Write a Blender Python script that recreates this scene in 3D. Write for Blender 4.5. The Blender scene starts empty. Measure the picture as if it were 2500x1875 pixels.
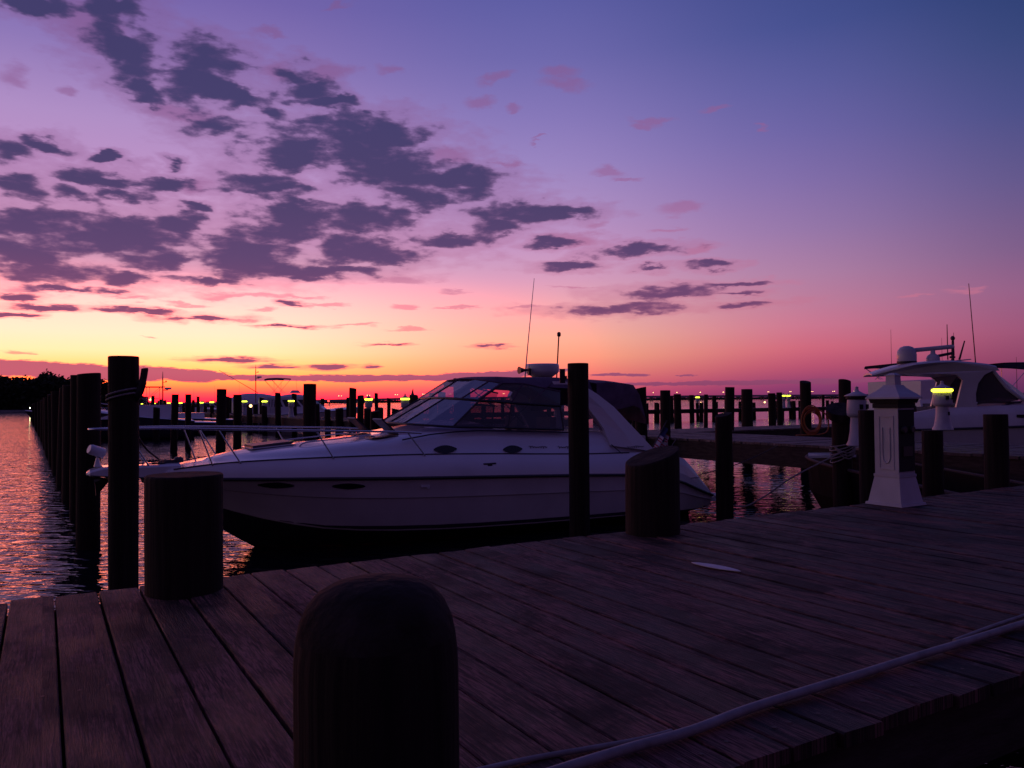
import bpy, math, random
from mathutils import Vector, Matrix
R = math.radians
random.seed(7)
SC = bpy.context.scene
COL = SC.collection

# ------------------------------------------------------------------ camera, exposure
EYE = 2.2                      # eye above the water; the deck is 1.0 m lower
DECK = 1.2
FPX, PITCH, ROLL = 1942.37, 0.0215176, -0.0089874
cam_d = bpy.data.cameras.new('camera')
cam = bpy.data.objects.new('camera', cam_d)
COL.objects.link(cam)
SC.camera = cam
cam_d.sensor_width = 36.0
cam_d.lens = FPX / 2500 * 36
cam_d.clip_start = 0.05
cam_d.clip_end = 30000
_c, _s = math.cos(ROLL), math.sin(ROLL)
def _w(u, v, f):               # camera-frame direction -> world
    u, v = _c * u - _s * v, _s * u + _c * v
    return Vector((u, f * math.cos(PITCH) - math.sin(PITCH) * v, f * math.sin(PITCH) + math.cos(PITCH) * v))
rt, up, fw = _w(1, 0, 0), _w(0, 1, 0), _w(0, 0, 1)
m = Matrix((rt, up, -fw)).transposed().to_4x4()
m.translation = Vector((0, 0, EYE))
cam.matrix_world = m
SC.view_settings.view_transform = 'Standard'
SC.view_settings.look = 'None'
SC.view_settings.exposure = 0.0
SC.view_settings.gamma = 1.0

TH = 1.0382602                 # heading of the dock
A = Vector((math.sin(TH), math.cos(TH), 0))       # along the dock
B = Vector((-math.cos(TH), math.sin(TH), 0))      # across it, away from the camera
DR = math.atan2(A.y, A.x)
def W(a, b, z=0.0):
    return A * a + B * b + Vector((0, 0, z))
def ray(px, py):
    return _w((px - 1250) / FPX, -(py - 937.5) / FPX, 1)
def at_depth(px, py, Y):
    r = ray(px, py)
    return Vector((0, 0, EYE)) + r * (Y / r.y)
def at_z(px, py, z):
    r = ray(px, py)
    return Vector((0, 0, EYE)) + r * ((z - EYE) / r.z)
def to_ab(p):
    return p.dot(A), p.dot(B)
def zpx(px, py, a, b):         # height of a sight line where it passes the distance of (a, b)
    return at_depth(px, py, W(a, b).y).z

# ------------------------------------------------------------------ sky
def srgb(r, g, b):
    def f(c):
        c /= 255
        return c / 12.92 if c <= .04045 else ((c + .055) / 1.055) ** 2.4
    return (f(r), f(g), f(b), 1)

def build_world():
    w = bpy.data.worlds.new('World')
    SC.world = w
    w.use_nodes = True
    nt = w.node_tree
    N, L = nt.nodes, nt.links
    N.clear()
    def node(t, **k):
        n = N.new(t)
        for a_, v in k.items():
            setattr(n, a_, v)
        return n
    def put(n, i, v):
        if isinstance(v, bpy.types.NodeSocket):
            L.new(v, n.inputs[i])
        else:
            n.inputs[i].default_value = v
    def math_(op, a_, b_=None, c_=None, clamp=False):
        n = node('ShaderNodeMath', operation=op, use_clamp=clamp)
        put(n, 0, a_)
        if b_ is not None: put(n, 1, b_)
        if c_ is not None: put(n, 2, c_)
        return n.outputs[0]
    def vm(op, a_, b_=None, c_=None, out=0):
        n = node('ShaderNodeVectorMath', operation=op)
        put(n, 0, a_)
        if b_ is not None: put(n, 1, b_)
        if c_ is not None: put(n, 2, c_)
        return n.outputs[out]
    def smooth(v, lo, hi, t0=0.0, t1=1.0):
        n = node('ShaderNodeMapRange', interpolation_type='SMOOTHSTEP')
        put(n, 0, v); put(n, 1, lo); put(n, 2, hi); put(n, 3, t0); put(n, 4, t1)
        return n.outputs[0]
    def mixc(f, a_, b_):
        n = node('ShaderNodeMix', data_type='RGBA')
        put(n, 0, f); put(n, 6, a_); put(n, 7, b_)
        return n.outputs[2]
    def ramp(fac, stops):
        n = node('ShaderNodeValToRGB')
        cr = n.color_ramp
        cr.elements.remove(cr.elements[1])
        cr.elements[0].position = stops[0][0] / 90
        cr.elements[0].color = srgb(*stops[0][1])
        for p_, c_ in stops[1:]:
            e = cr.elements.new(p_ / 90)
            e.color = srgb(*c_)
        L.new(fac, n.inputs[0])
        return n.outputs[0]
    tc = node('ShaderNodeTexCoord')
    d = vm('NORMALIZE', tc.outputs['Generated'])
    sep = node('ShaderNodeSeparateXYZ'); L.new(d, sep.inputs[0])
    X, Y, Z = sep.outputs
    az = math_('MULTIPLY', math_('ARCTAN2', X, Y), 57.2958)
    el = math_('MULTIPLY', math_('ARCSINE', Z), 57.2958)
    elf = math_('MULTIPLY', math_('MAXIMUM', el, 0.0), 1 / 90)
    left = ramp(elf, [(0, (212, 46, 88)), (.5, (234, 66, 92)), (.9, (247, 112, 84)), (1.35, (252, 170, 84)), (1.9, (252, 204, 98)), (2.7, (252, 228, 136)), (3.5, (251, 243, 180)),
                      (4.7, (249, 241, 204)), (6.1, (247, 230, 208)), (7.3, (245, 212, 208)), (8.8, (230, 180, 202)), (11, (210, 160, 200)), (15, (190, 147, 198)), (18, (176, 143, 198)),
                      (22, (142, 120, 184)), (26, (116, 100, 171)), (34, (88, 82, 150)), (55, (52, 54, 116)), (90, (58, 56, 118))])
    mid = ramp(elf, [(0, (182, 58, 104)), (.7, (212, 82, 108)), (1.5, (232, 112, 112)), (2.3, (241, 142, 120)), (3.2, (247, 166, 132)), (4.4, (246, 180, 152)), (6, (238, 176, 172)),
                     (8.6, (216, 160, 190)), (11, (198, 151, 196)), (13.5, (177, 145, 197)), (16.6, (155, 134, 194)), (19.6, (136, 121, 186)), (23.5, (111, 105, 173)), (27, (94, 94, 164)),
                     (34, (70, 76, 146)), (55, (46, 52, 116)), (90, (58, 56, 118))])
    right = ramp(elf, [(0, (112, 50, 98)), (.9, (142, 62, 110)), (2.2, (188, 84, 114)), (3.4, (209, 104, 125)), (5, (205, 120, 146)), (6.6, (191, 126, 156)),
                       (8.4, (176, 128, 165)), (11.4, (151, 120, 170)), (14.6, (130, 110, 170)), (17.7, (110, 101, 166)), (20.5, (94, 94, 159)), (24, (72, 82, 146)), (30, (54, 68, 130)), (55, (38, 48, 108)),
                       (90, (58, 56, 118))])
    fright = ramp(elf, [(0, (84, 40, 82)), (.9, (104, 50, 92)), (2.2, (136, 66, 102)), (4, (154, 84, 120)), (6.5, (146, 94, 134)), (9, (122, 92, 136)), (13, (96, 86, 138)),
                        (17, (72, 78, 134)), (21, (54, 70, 122)), (25, (40, 60, 112)), (34, (28, 46, 98)), (90, (58, 56, 118))])
    back = ramp(elf, [(0, (36, 20, 40)), (4, (52, 30, 56)), (12, (60, 40, 76)), (30, (62, 48, 94)), (60, (60, 54, 110)), (90, (58, 56, 118))])
    c = mixc(smooth(az, -21.0, 3.0), left, mid)
    c = mixc(smooth(az, 1.0, 22.0), c, right)
    c = mixc(smooth(az, 18.0, 36.0), c, fright)
    c = mixc(smooth(math_('ABSOLUTE', az), 45.0, 160.0), c, back)
    # the low western glow is brighter in red than a camera can hold: it clips to yellow in
    # the picture and still comes back orange from the water
    sepc = node('ShaderNodeSeparateColor'); L.new(c, sepc.inputs[0])
    boost = math_('MULTIPLY', smooth(az, 10.0, -24.0), smooth(el, 10.0, 3.5))
    boost = math_('MULTIPLY', boost, smooth(math_('ABSOLUTE', az), 75.0, 40.0))
    boost = math_('MULTIPLY_ADD', boost, 3.7, 1.0)
    cmb = node('ShaderNodeCombineColor')
    L.new(math_('MULTIPLY', sepc.outputs[0], boost), cmb.inputs[0]); L.new(sepc.outputs[1], cmb.inputs[1]); L.new(sepc.outputs[2], cmb.inputs[2])
    sky = cmb.outputs[0]
    # ---- clouds: soft blobs placed by azimuth and elevation, frayed by noise
    def ae(px, py):            # pixel of the 2212-wide view -> azimuth, elevation
        r = ray(px * 1.1302, py * 1.1302).normalized()
        return math.degrees(math.atan2(r.x, r.y)), math.degrees(math.asin(r.z))
    DARK = [(60, 22, 95, 24), (240, 35, 70, 42), (255, 100, 62, 45), (285, 165, 45, 32), (312, 205, 42, 18),
            (440, 140, 72, 42), (430, 190, 76, 34), (525, 208, 56, 24), (460, 275, 72, 20), (590, 245, 38, 12), (635, 160, 48, 20), (672, 185, 36, 26), (700, 222, 60, 10),
            (775, 285, 118, 32), (640, 335, 86, 26), (780, 335, 110, 36), (850, 370, 100, 40), (960, 385, 95, 34), (905, 425, 85, 24), (545, 385, 60, 24), (590, 410, 82, 16), (1010, 395, 45, 22),
            (620, 465, 85, 22), (790, 478, 92, 26), (590, 500, 112, 20), (530, 560, 120, 34), (780, 540, 118, 20), (745, 585, 84, 12), (640, 590, 90, 12),
            (1120, 460, 80, 20), (1185, 463, 70, 13), (1000, 510, 82, 14), (1080, 485, 45, 16),
            (1370, 541, 74, 9), (1230, 572, 60, 9), (1200, 528, 46, 9), (1440, 631, 84, 11), (1330, 669, 108, 9), (1610, 613, 56, 5), (1625, 655, 62, 5), (1590, 634, 44, 4),
            (1530, 576, 44, 6), (1410, 582, 30, 5),
            (12, 325, 34, 26), (90, 303, 42, 12), (45, 408, 52, 24), (225, 380, 92, 15), (165, 422, 42, 15), (368, 390, 46, 15), (262, 418, 52, 13), (55, 485, 90, 34), (60, 550, 105, 42),
            (250, 505, 130, 42), (385, 490, 48, 28), (222, 338, 28, 7), (422, 446, 26, 10), (382, 350, 18, 7),
            (120, 592, 130, 20), (350, 560, 80, 16), (255, 602, 75, 13), (450, 607, 95, 9),
            (170, 627, 90, 6), (25, 640, 42, 7), (105, 664, 66, 6), (230, 668, 54, 6), (328, 670, 52, 5), (440, 686, 62, 6), (20, 680, 40, 4), (620, 704, 46, 2.6), (626, 657, 18, 4),
            (490, 777, 52, 3.6), (590, 792, 36, 3), (705, 793, 38, 3.4), (800, 792, 12, 3), (1065, 747, 26, 2.4), (840, 743, 32, 2)]
    BAND = [(30, 795, 150, 19), (150, 802, 120, 18), (290, 807, 120, 17), (420, 812, 80, 14), (330, 800, 80, 5), (500, 815, 60, 6), (590, 816, 90, 7), (680, 816, 80, 7), (760, 818, 90, 8), (850, 816, 90, 7), (950, 816, 90, 6),
            (1040, 812, 100, 8), (1110, 806, 70, 4), (1320, 809, 50, 3), (1375, 810, 26, 3), (1485, 811, 22, 2), (1650, 826, 420, 5), (1050, 836, 60, 2.5), (1180, 800, 80, 4)]
    THIN = [(845, 148, 30, 10), (580, 70, 34, 10), (730, 8, 32, 9), (150, 200, 28, 12), (22, 175, 34, 30), (1072, 165, 38, 10), (1205, 165, 38, 16), (1215, 192, 46, 14), (1045, 215, 32, 15),
            (1110, 236, 14, 8), (1405, 258, 42, 8), (1390, 270, 26, 7), (1545, 236, 34, 6), (1650, 270, 18, 4), (1315, 372, 34, 12), (1350, 386, 28, 5), (1100, 351, 36, 6), (1470, 450, 48, 16), (1440, 498, 44, 6), (1508, 540, 26, 7),
            (970, 335, 44, 18), (1165, 306, 16, 3), (200, 70, 90, 40), (410, 250, 90, 20), (720, 160, 60, 16), (600, 150, 40, 22), (990, 630, 32, 5), (1240, 623, 50, 2.4), (1130, 665, 40, 3),
            (870, 605, 60, 8), (1230, 520, 70, 16), (870, 665, 26, 4), (980, 664, 44, 3), (880, 710, 40, 3), (2100, 625, 50, 5), (1975, 642, 34, 3), (1290, 490, 26, 10), (400, 655, 50, 4), (520, 690, 40, 3), (700, 660, 50, 4), (480, 640, 60, 5), (60, 625, 50, 6), (650, 640, 60, 4), (760, 700, 50, 3), (280, 645, 50, 4), (560, 670, 30, 4), (40, 762, 30, 3), (330, 728, 14, 2), (550, 640, 110, 6), (420, 400, 30, 20)]
    zc = math_('ADD', math_('MAXIMUM', Z, 0.0), 0.10)
    plane = node('ShaderNodeCombineXYZ')
    put(plane, 0, math_('DIVIDE', X, zc)); put(plane, 1, math_('DIVIDE', Y, zc)); put(plane, 2, 0.0)
    def noise(vec, scale, detail, rough=.55):
        n = node('ShaderNodeTexNoise')
        put(n, 'Vector', vec); put(n, 'Scale', scale); put(n, 'Detail', detail); put(n, 'Roughness', rough)
        return n
    n1 = noise(plane.outputs[0], 3.2, 5.0)
    n2 = noise(plane.outputs[0], 8.5, 4.0, .62)
    cen = vm('SUBTRACT', n1.outputs['Color'], (.5, .5, .5))
    cen2 = vm('SUBTRACT', n2.outputs['Color'], (.5, .5, .5))
    amp_el = math_('MULTIPLY_ADD', math_('MAXIMUM', el, 0.0), .15, .10)
    wx = node('ShaderNodeCombineXYZ'); put(wx, 0, 2.8); put(wx, 1, amp_el); put(wx, 2, 0.0)
    wx2 = node('ShaderNodeCombineXYZ'); put(wx2, 0, .9); put(wx2, 1, math_('MULTIPLY', amp_el, .55)); put(wx2, 2, 0.0)
    base = node('ShaderNodeCombineXYZ'); put(base, 0, az); put(base, 1, el); put(base, 2, 0.0)
    q = vm('MULTIPLY_ADD', cen, wx.outputs[0], base.outputs[0])
    q = vm('MULTIPLY_ADD', cen2, wx2.outputs[0], q)
    def field(blobs, coord, grow=1.0, k=.22):
        acc = None
        for (px, py, rx, ry) in blobs:
            a0, e0 = ae(px, py)
            dx = (ae(px + 10, py)[0] - ae(px - 10, py)[0]) / 20 * rx * grow
            dy = max((ae(px, py - 5)[1] - ae(px, py + 5)[1]) / 10 * ry * grow, .06)
            v = vm('MULTIPLY_ADD', coord, (1 / dx, 1 / dy, 0), (-a0 / dx, -e0 / dy, 0))
            ln = vm('LENGTH', v, out=1)
            if acc is None:
                acc = ln
            else:
                n = node('ShaderNodeMath', operation='SMOOTH_MIN')
                put(n, 0, acc); put(n, 1, ln); put(n, 2, k)
                acc = n.outputs[0]
        return acc
    fray = math_('MULTIPLY', math_('SUBTRACT', n2.outputs['Fac'], .5), 1.1)
    fray1 = math_('MULTIPLY', math_('SUBTRACT', n1.outputs['Fac'], .5), .9)
    puff = noise(vm('MULTIPLY', q, (.30, .80, 0)), 1.0, 3.0, .50)
    puff2 = noise(vm('MULTIPLY', base.outputs[0], (.75, 1.9, 0)), 1.0, 3.0, .5)
    pf = math_('ADD', math_('MULTIPLY', math_('SUBTRACT', puff.outputs['Fac'], .5), 2.0), math_('MULTIPLY', math_('SUBTRACT', puff2.outputs['Fac'], .5), 1.5))
    f1 = math_('ADD', math_('ADD', field(DARK, q, 1.24), math_('MULTIPLY', fray, .30)), pf)
    dens = smooth(f1, 1.50, .56)
    qb = vm('MULTIPLY_ADD', cen2, (1.4, .35, 0), base.outputs[0])
    nb = noise(vm('MULTIPLY', base.outputs[0], (1.0, 3.5, 0)), 1.0, 4.0, .6)
    fb = math_('ADD', field(BAND, qb), math_('MULTIPLY', math_('SUBTRACT', nb.outputs['Fac'], .5), .7))
    densb = smooth(fb, 1.12, .86, 0.0, .93)
    f2 = math_('ADD', math_('ADD', field(THIN, q, 1.05), math_('MULTIPLY', fray, 1.4)), fray1)
    densb = math_('MULTIPLY', densb, smooth(az, 20.0, 30.0, 1.0, .35))
    thin = smooth(f2, 1.35, .35, 0.0, .62)
    dcol = ramp(elf, [(0, (128, 56, 96)), (2, (150, 80, 116)), (4, (134, 72, 110)), (7, (112, 68, 112)), (10, (90, 66, 112)), (14, (72, 62, 106)), (19, (66, 62, 108)), (26, (62, 60, 106)), (40, (40, 46, 92)), (90, (34, 40, 86))])
    body = noise(plane.outputs[0], 5.0, 4.0, .6)
    pcol = ramp(elf, [(0, (150, 62, 98)), (4, (200, 108, 124)), (8, (196, 118, 152)), (14, (156, 100, 150)), (22, (136, 92, 146)), (27, (124, 88, 144)), (60, (70, 60, 110)), (90, (50, 50, 100))])
    s1 = mixc(thin, sky, pcol)
    # a pink rim where the cloud is thin
    rim = mixc(smooth(dens, .10, .85), mixc(.45, s1, pcol), mixc(smooth(f1, 1.15, .35), mixc(.30, dcol, pcol), mixc(.10, dcol, (.02, .02, .06, 1))))
    veil = mixc(smooth(f1, 2.2, 1.2, 0.0, .38), s1, pcol)
    s2 = mixc(math_('MULTIPLY', dens, .95), veil, rim)
    s3 = mixc(densb, s2, dcol)
    bg = node('ShaderNodeBackground')
    L.new(s3, bg.inputs[0]); bg.inputs[1].default_value = 1.0
    o = node('ShaderNodeOutputWorld')
    L.new(bg.outputs[0], o.inputs[0])
    w.cycles.sampling_method = 'MANUAL'
    w.cycles.sample_map_resolution = 512
build_world()

# ------------------------------------------------------------------ materials
MATS = {}
def mat(name, col=None, rough=.5, metal=0.0, var=0.0, scale=6.0, bump=0.0, bscale=40.0, emit=None, estr=0.0, trans=0.0, spec=.5, stretch=(1, 1, 1), coat=0.0, col2=None):
    if name in MATS:
        return MATS[name]
    mt = bpy.data.materials.new(name)
    mt.use_nodes = True
    nt = mt.node_tree
    bs = nt.nodes['Principled BSDF']
    bs.inputs['Base Color'].default_value = (*col, 1)
    bs.inputs['Roughness'].default_value = rough
    bs.inputs['Metallic'].default_value = metal
    bs.inputs['Specular IOR Level'].default_value = spec
    bs.inputs['Coat Weight'].default_value = coat
    tc = nt.nodes.new('ShaderNodeTexCoord')
    mp = nt.nodes.new('ShaderNodeMapping')
    mp.inputs['Scale'].default_value = stretch
    nt.links.new(tc.outputs['Object'], mp.inputs[0])
    if var > 0 or col2:
        n = nt.nodes.new('ShaderNodeTexNoise')
        n.inputs['Scale'].default_value = scale
        n.inputs['Detail'].default_value = 5
        nt.links.new(mp.outputs[0], n.inputs['Vector'])
        r = nt.nodes.new('ShaderNodeValToRGB')
        r.color_ramp.elements[0].position = .3
        r.color_ramp.elements[1].position = .72
        c2 = col2 or tuple(min(1, c * (1 + var)) for c in col)
        r.color_ramp.elements[0].color = (*[c * (1 - var) for c in col], 1)
        r.color_ramp.elements[1].color = (*c2, 1)
        nt.links.new(n.outputs['Fac'], r.inputs[0])
        nt.links.new(r.outputs[0], bs.inputs['Base Color'])
    if bump > 0:
        n = nt.nodes.new('ShaderNodeTexNoise')
        n.inputs['Scale'].default_value = bscale
        n.inputs['Detail'].default_value = 4
        nt.links.new(mp.outputs[0], n.inputs['Vector'])
        b = nt.nodes.new('ShaderNodeBump')
        b.inputs['Strength'].default_value = bump
        b.inputs['Distance'].default_value = .01
        nt.links.new(n.outputs['Fac'], b.inputs['Height'])
        nt.links.new(b.outputs[0], bs.inputs['Normal'])
    if emit:
        bs.inputs['Emission Color'].default_value = (*emit, 1)
        bs.inputs['Emission Strength'].default_value = estr
    MATS[name] = mt
    return mt

def clear_mat(name, tint, clear, rough=.08):
    mt = bpy.data.materials.new(name)
    mt.use_nodes = True
    nt = mt.node_tree
    N, L = nt.nodes, nt.links
    N.clear()
    tr = N.new('ShaderNodeBsdfTransparent'); tr.inputs[0].default_value = (*tint, 1)
    gl = N.new('ShaderNodeBsdfGlossy'); gl.inputs['Roughness'].default_value = rough
    gl.inputs[0].default_value = (.8, .8, .8, 1)
    df = N.new('ShaderNodeBsdfDiffuse'); df.inputs[0].default_value = (.25, .24, .25, 1)
    lw = N.new('ShaderNodeLayerWeight'); lw.inputs[0].default_value = .35
    tc = N.new('ShaderNodeTexCoord')
    n = N.new('ShaderNodeTexNoise'); n.inputs['Scale'].default_value = 3.0
    L.new(tc.outputs['Object'], n.inputs['Vector'])
    b = N.new('ShaderNodeBump'); b.inputs['Strength'].default_value = .35; b.inputs['Distance'].default_value = .05
    L.new(n.outputs['Fac'], b.inputs['Height'])
    L.new(b.outputs[0], gl.inputs['Normal'])
    m1 = N.new('ShaderNodeMixShader'); m1.inputs[0].default_value = clear
    m2 = N.new('ShaderNodeMixShader')
    mu = N.new('ShaderNodeMath'); mu.operation = 'MULTIPLY_ADD'; mu.inputs[1].default_value = .30; mu.inputs[2].default_value = .03
    L.new(lw.outputs['Fresnel'], mu.inputs[0])
    L.new(df.outputs[0], m1.inputs[1]); L.new(tr.outputs[0], m1.inputs[2])
    L.new(mu.outputs[0], m2.inputs[0]); L.new(m1.outputs[0], m2.inputs[1]); L.new(gl.outputs[0], m2.inputs[2])
    o = N.new('ShaderNodeOutputMaterial'); L.new(m2.outputs[0], o.inputs[0])
    MATS[name] = mt
    return mt

def plank_mat(name, pitch, c_lo, c_hi):
    mt = bpy.data.materials.new(name)
    mt.use_nodes = True
    nt = mt.node_tree
    N, L = nt.nodes, nt.links
    bs = N['Principled BSDF']
    tc = N.new('ShaderNodeTexCoord')
    sp = N.new('ShaderNodeSeparateXYZ'); L.new(tc.outputs['Object'], sp.inputs[0])
    def ma(op, a_, b_=None, c_=None):
        n = N.new('ShaderNodeMath'); n.operation = op
        for i, v in enumerate((a_, b_, c_)):
            if v is None: continue
            if isinstance(v, bpy.types.NodeSocket): L.new(v, n.inputs[i])
            else: n.inputs[i].default_value = v
        return n.outputs[0]
    idx = ma('FLOOR', ma('DIVIDE', sp.outputs[0], pitch))
    wn = N.new('ShaderNodeTexWhiteNoise'); wn.noise_dimensions = '1D'; L.new(idx, wn.inputs['W'])
    off = ma('MULTIPLY', wn.outputs['Value'], 37.0)
    cb = N.new('ShaderNodeCombineXYZ')
    L.new(sp.outputs[0], cb.inputs[0]); L.new(ma('ADD', sp.outputs[1], off), cb.inputs[1]); L.new(off, cb.inputs[2])
    def nz(scale, vec_scale, detail=6, rough=.6, dist=0.0):
        mp = N.new('ShaderNodeMapping'); mp.inputs['Scale'].default_value = vec_scale
        L.new(cb.outputs[0], mp.inputs[0])
        n = N.new('ShaderNodeTexNoise'); n.inputs['Scale'].default_value = scale; n.inputs['Detail'].default_value = detail
        n.inputs['Roughness'].default_value = rough; n.inputs['Distortion'].default_value = dist
        L.new(mp.outputs[0], n.inputs['Vector'])
        return n.outputs['Fac']
    grain = nz(9.0, (9, .55, 1), 8, .68, .7)
    fine = nz(40.0, (5, .35, 1), 5, .6)
    blot = nz(2.6, (1.2, .8, 1), 5, .62)
    stain = nz(1.15, (1, 1, 1), 6, .7, .6)
    def rr(v, lo, hi, a0, a1):
        n = N.new('ShaderNodeMapRange'); n.interpolation_type = 'SMOOTHSTEP'
        L.new(v, n.inputs[0])
        for i, x in enumerate((lo, hi, a0, a1)): n.inputs[i + 1].default_value = x
        return n.outputs[0]
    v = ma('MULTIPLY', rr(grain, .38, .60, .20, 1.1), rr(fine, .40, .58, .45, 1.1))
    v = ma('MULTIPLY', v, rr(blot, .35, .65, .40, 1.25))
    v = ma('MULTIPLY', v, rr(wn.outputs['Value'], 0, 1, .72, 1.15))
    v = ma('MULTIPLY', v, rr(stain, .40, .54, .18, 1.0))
    crk = nz(6.0, (3.6, .10, 1), 2, .5)
    v = ma('MULTIPLY', v, rr(ma('ABSOLUTE', ma('SUBTRACT', crk, .5)), 0, .020, .08, 1.0))
    kmp = N.new('ShaderNodeMapping'); kmp.inputs['Scale'].default_value = (5.0, 1.3, 1)
    L.new(cb.outputs[0], kmp.inputs[0])
    kv = N.new('ShaderNodeTexVoronoi'); kv.inputs['Scale'].default_value = 1.0; L.new(kmp.outputs[0], kv.inputs['Vector'])
    v = ma('MULTIPLY', v, rr(kv.outputs['Distance'], .05, .16, .15, 1.0))
    mx = N.new('ShaderNodeMix'); mx.data_type = 'RGBA'
    L.new(v, mx.inputs[0]); mx.inputs[6].default_value = (*c_lo, 1); mx.inputs[7].default_value = (*c_hi, 1)
    L.new(mx.outputs[2], bs.inputs['Base Color'])
    L.new(rr(blot, .3, .7, .55, .85), bs.inputs['Roughness'])
    bs.inputs['Specular IOR Level'].default_value = .3
    h = ma('ADD', ma('MULTIPLY', grain, 1.0), ma('MULTIPLY', fine, .5))
    b = N.new('ShaderNodeBump'); b.inputs['Strength'].default_value = 1.0; b.inputs['Distance'].default_value = .010
    L.new(h, b.inputs['Height']); L.new(b.outputs[0], bs.inputs['Normal'])
    MATS[name] = mt
    return mt

def water_mat():
    mt = bpy.data.materials.new('water')
    mt.use_nodes = True
    nt = mt.node_tree
    N, L = nt.nodes, nt.links
    bs = N['Principled BSDF']
    bs.inputs['Base Color'].default_value = (.006, .008, .012, 1)
    bs.inputs['Roughness'].default_value = .035
    bs.inputs['IOR'].default_value = 1.333
    tc = N.new('ShaderNodeTexCoord')
    def nz(scale, rot, st, detail, rough=.5, dist=0.0):
        mp = N.new('ShaderNodeMapping'); mp.inputs['Scale'].default_value = st; mp.inputs['Rotation'].default_value = (0, 0, rot)
        L.new(tc.outputs['Object'], mp.inputs[0])
        n = N.new('ShaderNodeTexNoise'); n.inputs['Scale'].default_value = scale; n.inputs['Detail'].default_value = detail
        n.inputs['Roughness'].default_value = rough; n.inputs['Distortion'].default_value = dist
        L.new(mp.outputs[0], n.inputs['Vector'])
        return n.outputs['Fac']
    def ma(op, a_, b_, c_=None):
        n = N.new('ShaderNodeMath'); n.operation = op
        for i, v in enumerate((a_, b_, c_)):
            if v is None: continue
            if isinstance(v, bpy.types.NodeSocket): L.new(v, n.inputs[i])
            else: n.inputs[i].default_value = v
        return n.outputs[0]
    a = nz(2.7, R(6), (.62, 1.5, 1), 2.2, .45, .5)
    b = nz(8.0, R(-14), (.6, 1.4, 1), 2, .5, .5)
    c = nz(.35, 0, (1, 1, 1), 2)
    gust = nz(.06, R(20), (.5, 1.6, 1), 3)
    h = ma('ADD', ma('MULTIPLY', a, .110), ma('MULTIPLY', b, .014))
    h = ma('ADD', ma('MULTIPLY', h, ma('MULTIPLY_ADD', gust, 1.2, .38)), ma('MULTIPLY', c, .10))
    bm = N.new('ShaderNodeBump'); bm.inputs['Strength'].default_value = 1.0; bm.inputs['Distance'].default_value = WAVE
    L.new(h, bm.inputs['Height']); L.new(bm.outputs[0], bs.inputs['Normal'])
    return mt
WAVE = .50

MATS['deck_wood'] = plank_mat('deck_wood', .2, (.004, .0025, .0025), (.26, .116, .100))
MATS['pier_wood'] = plank_mat('pier_wood', .2, (.08, .055, .05), (.26, .19, .18))
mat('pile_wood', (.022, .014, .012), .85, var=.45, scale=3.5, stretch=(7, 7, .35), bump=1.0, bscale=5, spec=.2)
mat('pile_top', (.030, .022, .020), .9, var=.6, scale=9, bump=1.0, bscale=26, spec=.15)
mat('beam_wood', (.05, .036, .032), .85, var=.4, scale=4, stretch=(1, 1, 5), bump=.5, bscale=20, spec=.2)
mat('gelcoat', (.74, .74, .76), .16, var=.05, scale=1.2, spec=.55, coat=.3)
mat('dull_gelcoat', (.50, .47, .52), .3, var=.12, scale=1.5, spec=.4)
mat('hull_paint', (.66, .60, .58), .25, var=.10, scale=1.6, spec=.4)
mat('antifoul', (.02, .018, .03), .5, var=.3, scale=4)
mat('black_hull', (.006, .005, .007), .75, var=.2, spec=.08)
mat('smoked_acrylic', (.09, .075, .085), .42, var=.2, spec=.3)
mat('rubber', (.02, .018, .02), .55, var=.2)
mat('black_glass', (.008, .008, .012), .06, spec=.6, var=.1)
mat('canvas', (.13, .085, .13), .9, var=.25, scale=5, bump=.5, bscale=14, spec=.15)
mat('light_canvas', (.62, .58, .60), .85, var=.15, scale=3, bump=.5, bscale=8, spec=.2)
mat('shade_dark_hull', (.05, .045, .07), .3, var=.1)  # hull colour darkened to stand in for shade on the far boats
mat('steel', (.55, .55, .58), .22, metal=1.0, var=.1)
mat('plastic_white', (.72, .72, .74), .35, var=.06, scale=4)
mat('trim_dark', (.03, .025, .035), .4, var=.2)
mat('vinyl_seat', (.45, .43, .42), .5, var=.15)
mat('rope_pale', (.30, .27, .26), .9, var=.3, scale=60, bump=.8, bscale=90)
mat('rope_dark', (.06, .045, .05), .9, var=.3, scale=60, bump=.6, bscale=90)
mat('hose_orange', (.42, .12, .02), .5, var=.25, scale=20)
mat('hose_grey', (.25, .22, .22), .6, var=.25, scale=14, bump=.3, bscale=50)
mat('post_white', (.44, .42, .47), .5, var=.10, scale=5, bump=.15, bscale=30)
mat('post_panel', (.006, .005, .006), .8, var=.3)
mat('paper_white', (.62, .58, .58), .7, var=.12, scale=12)
mat('leaf', (.045, .055, .03), .85, var=.4, scale=.2, spec=.1)
mat('bark', (.05, .04, .035), .9, var=.3)
mat('earth', (.05, .045, .04), .95, var=.4, scale=.05)
mat('concrete', (.32, .30, .29), .85, var=.2, scale=1.5)
mat('lamp_yellow', (.8, .8, .1), .4, emit=(.95, 1.0, .03), estr=7.0)
mat('lamp_far', (.8, .8, .1), .4, emit=(.85, 1.0, .04), estr=5.0)
mat('lamp_bulb', (.8, .8, .6), .4, emit=(.95, 1.0, .45), estr=10.0)
mat('lamp_sodium', (.8, .5, .2), .4, emit=(1.0, .55, .20), estr=4.5)
mat('lamp_red', (.8, .1, .1), .4, emit=(1.0, .06, .05), estr=3.0)
clear_mat('clear_vinyl', (.62, .56, .68), .76, .14)
clear_mat('dark_glass', (.22, .19, .26), .80, .06)

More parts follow.
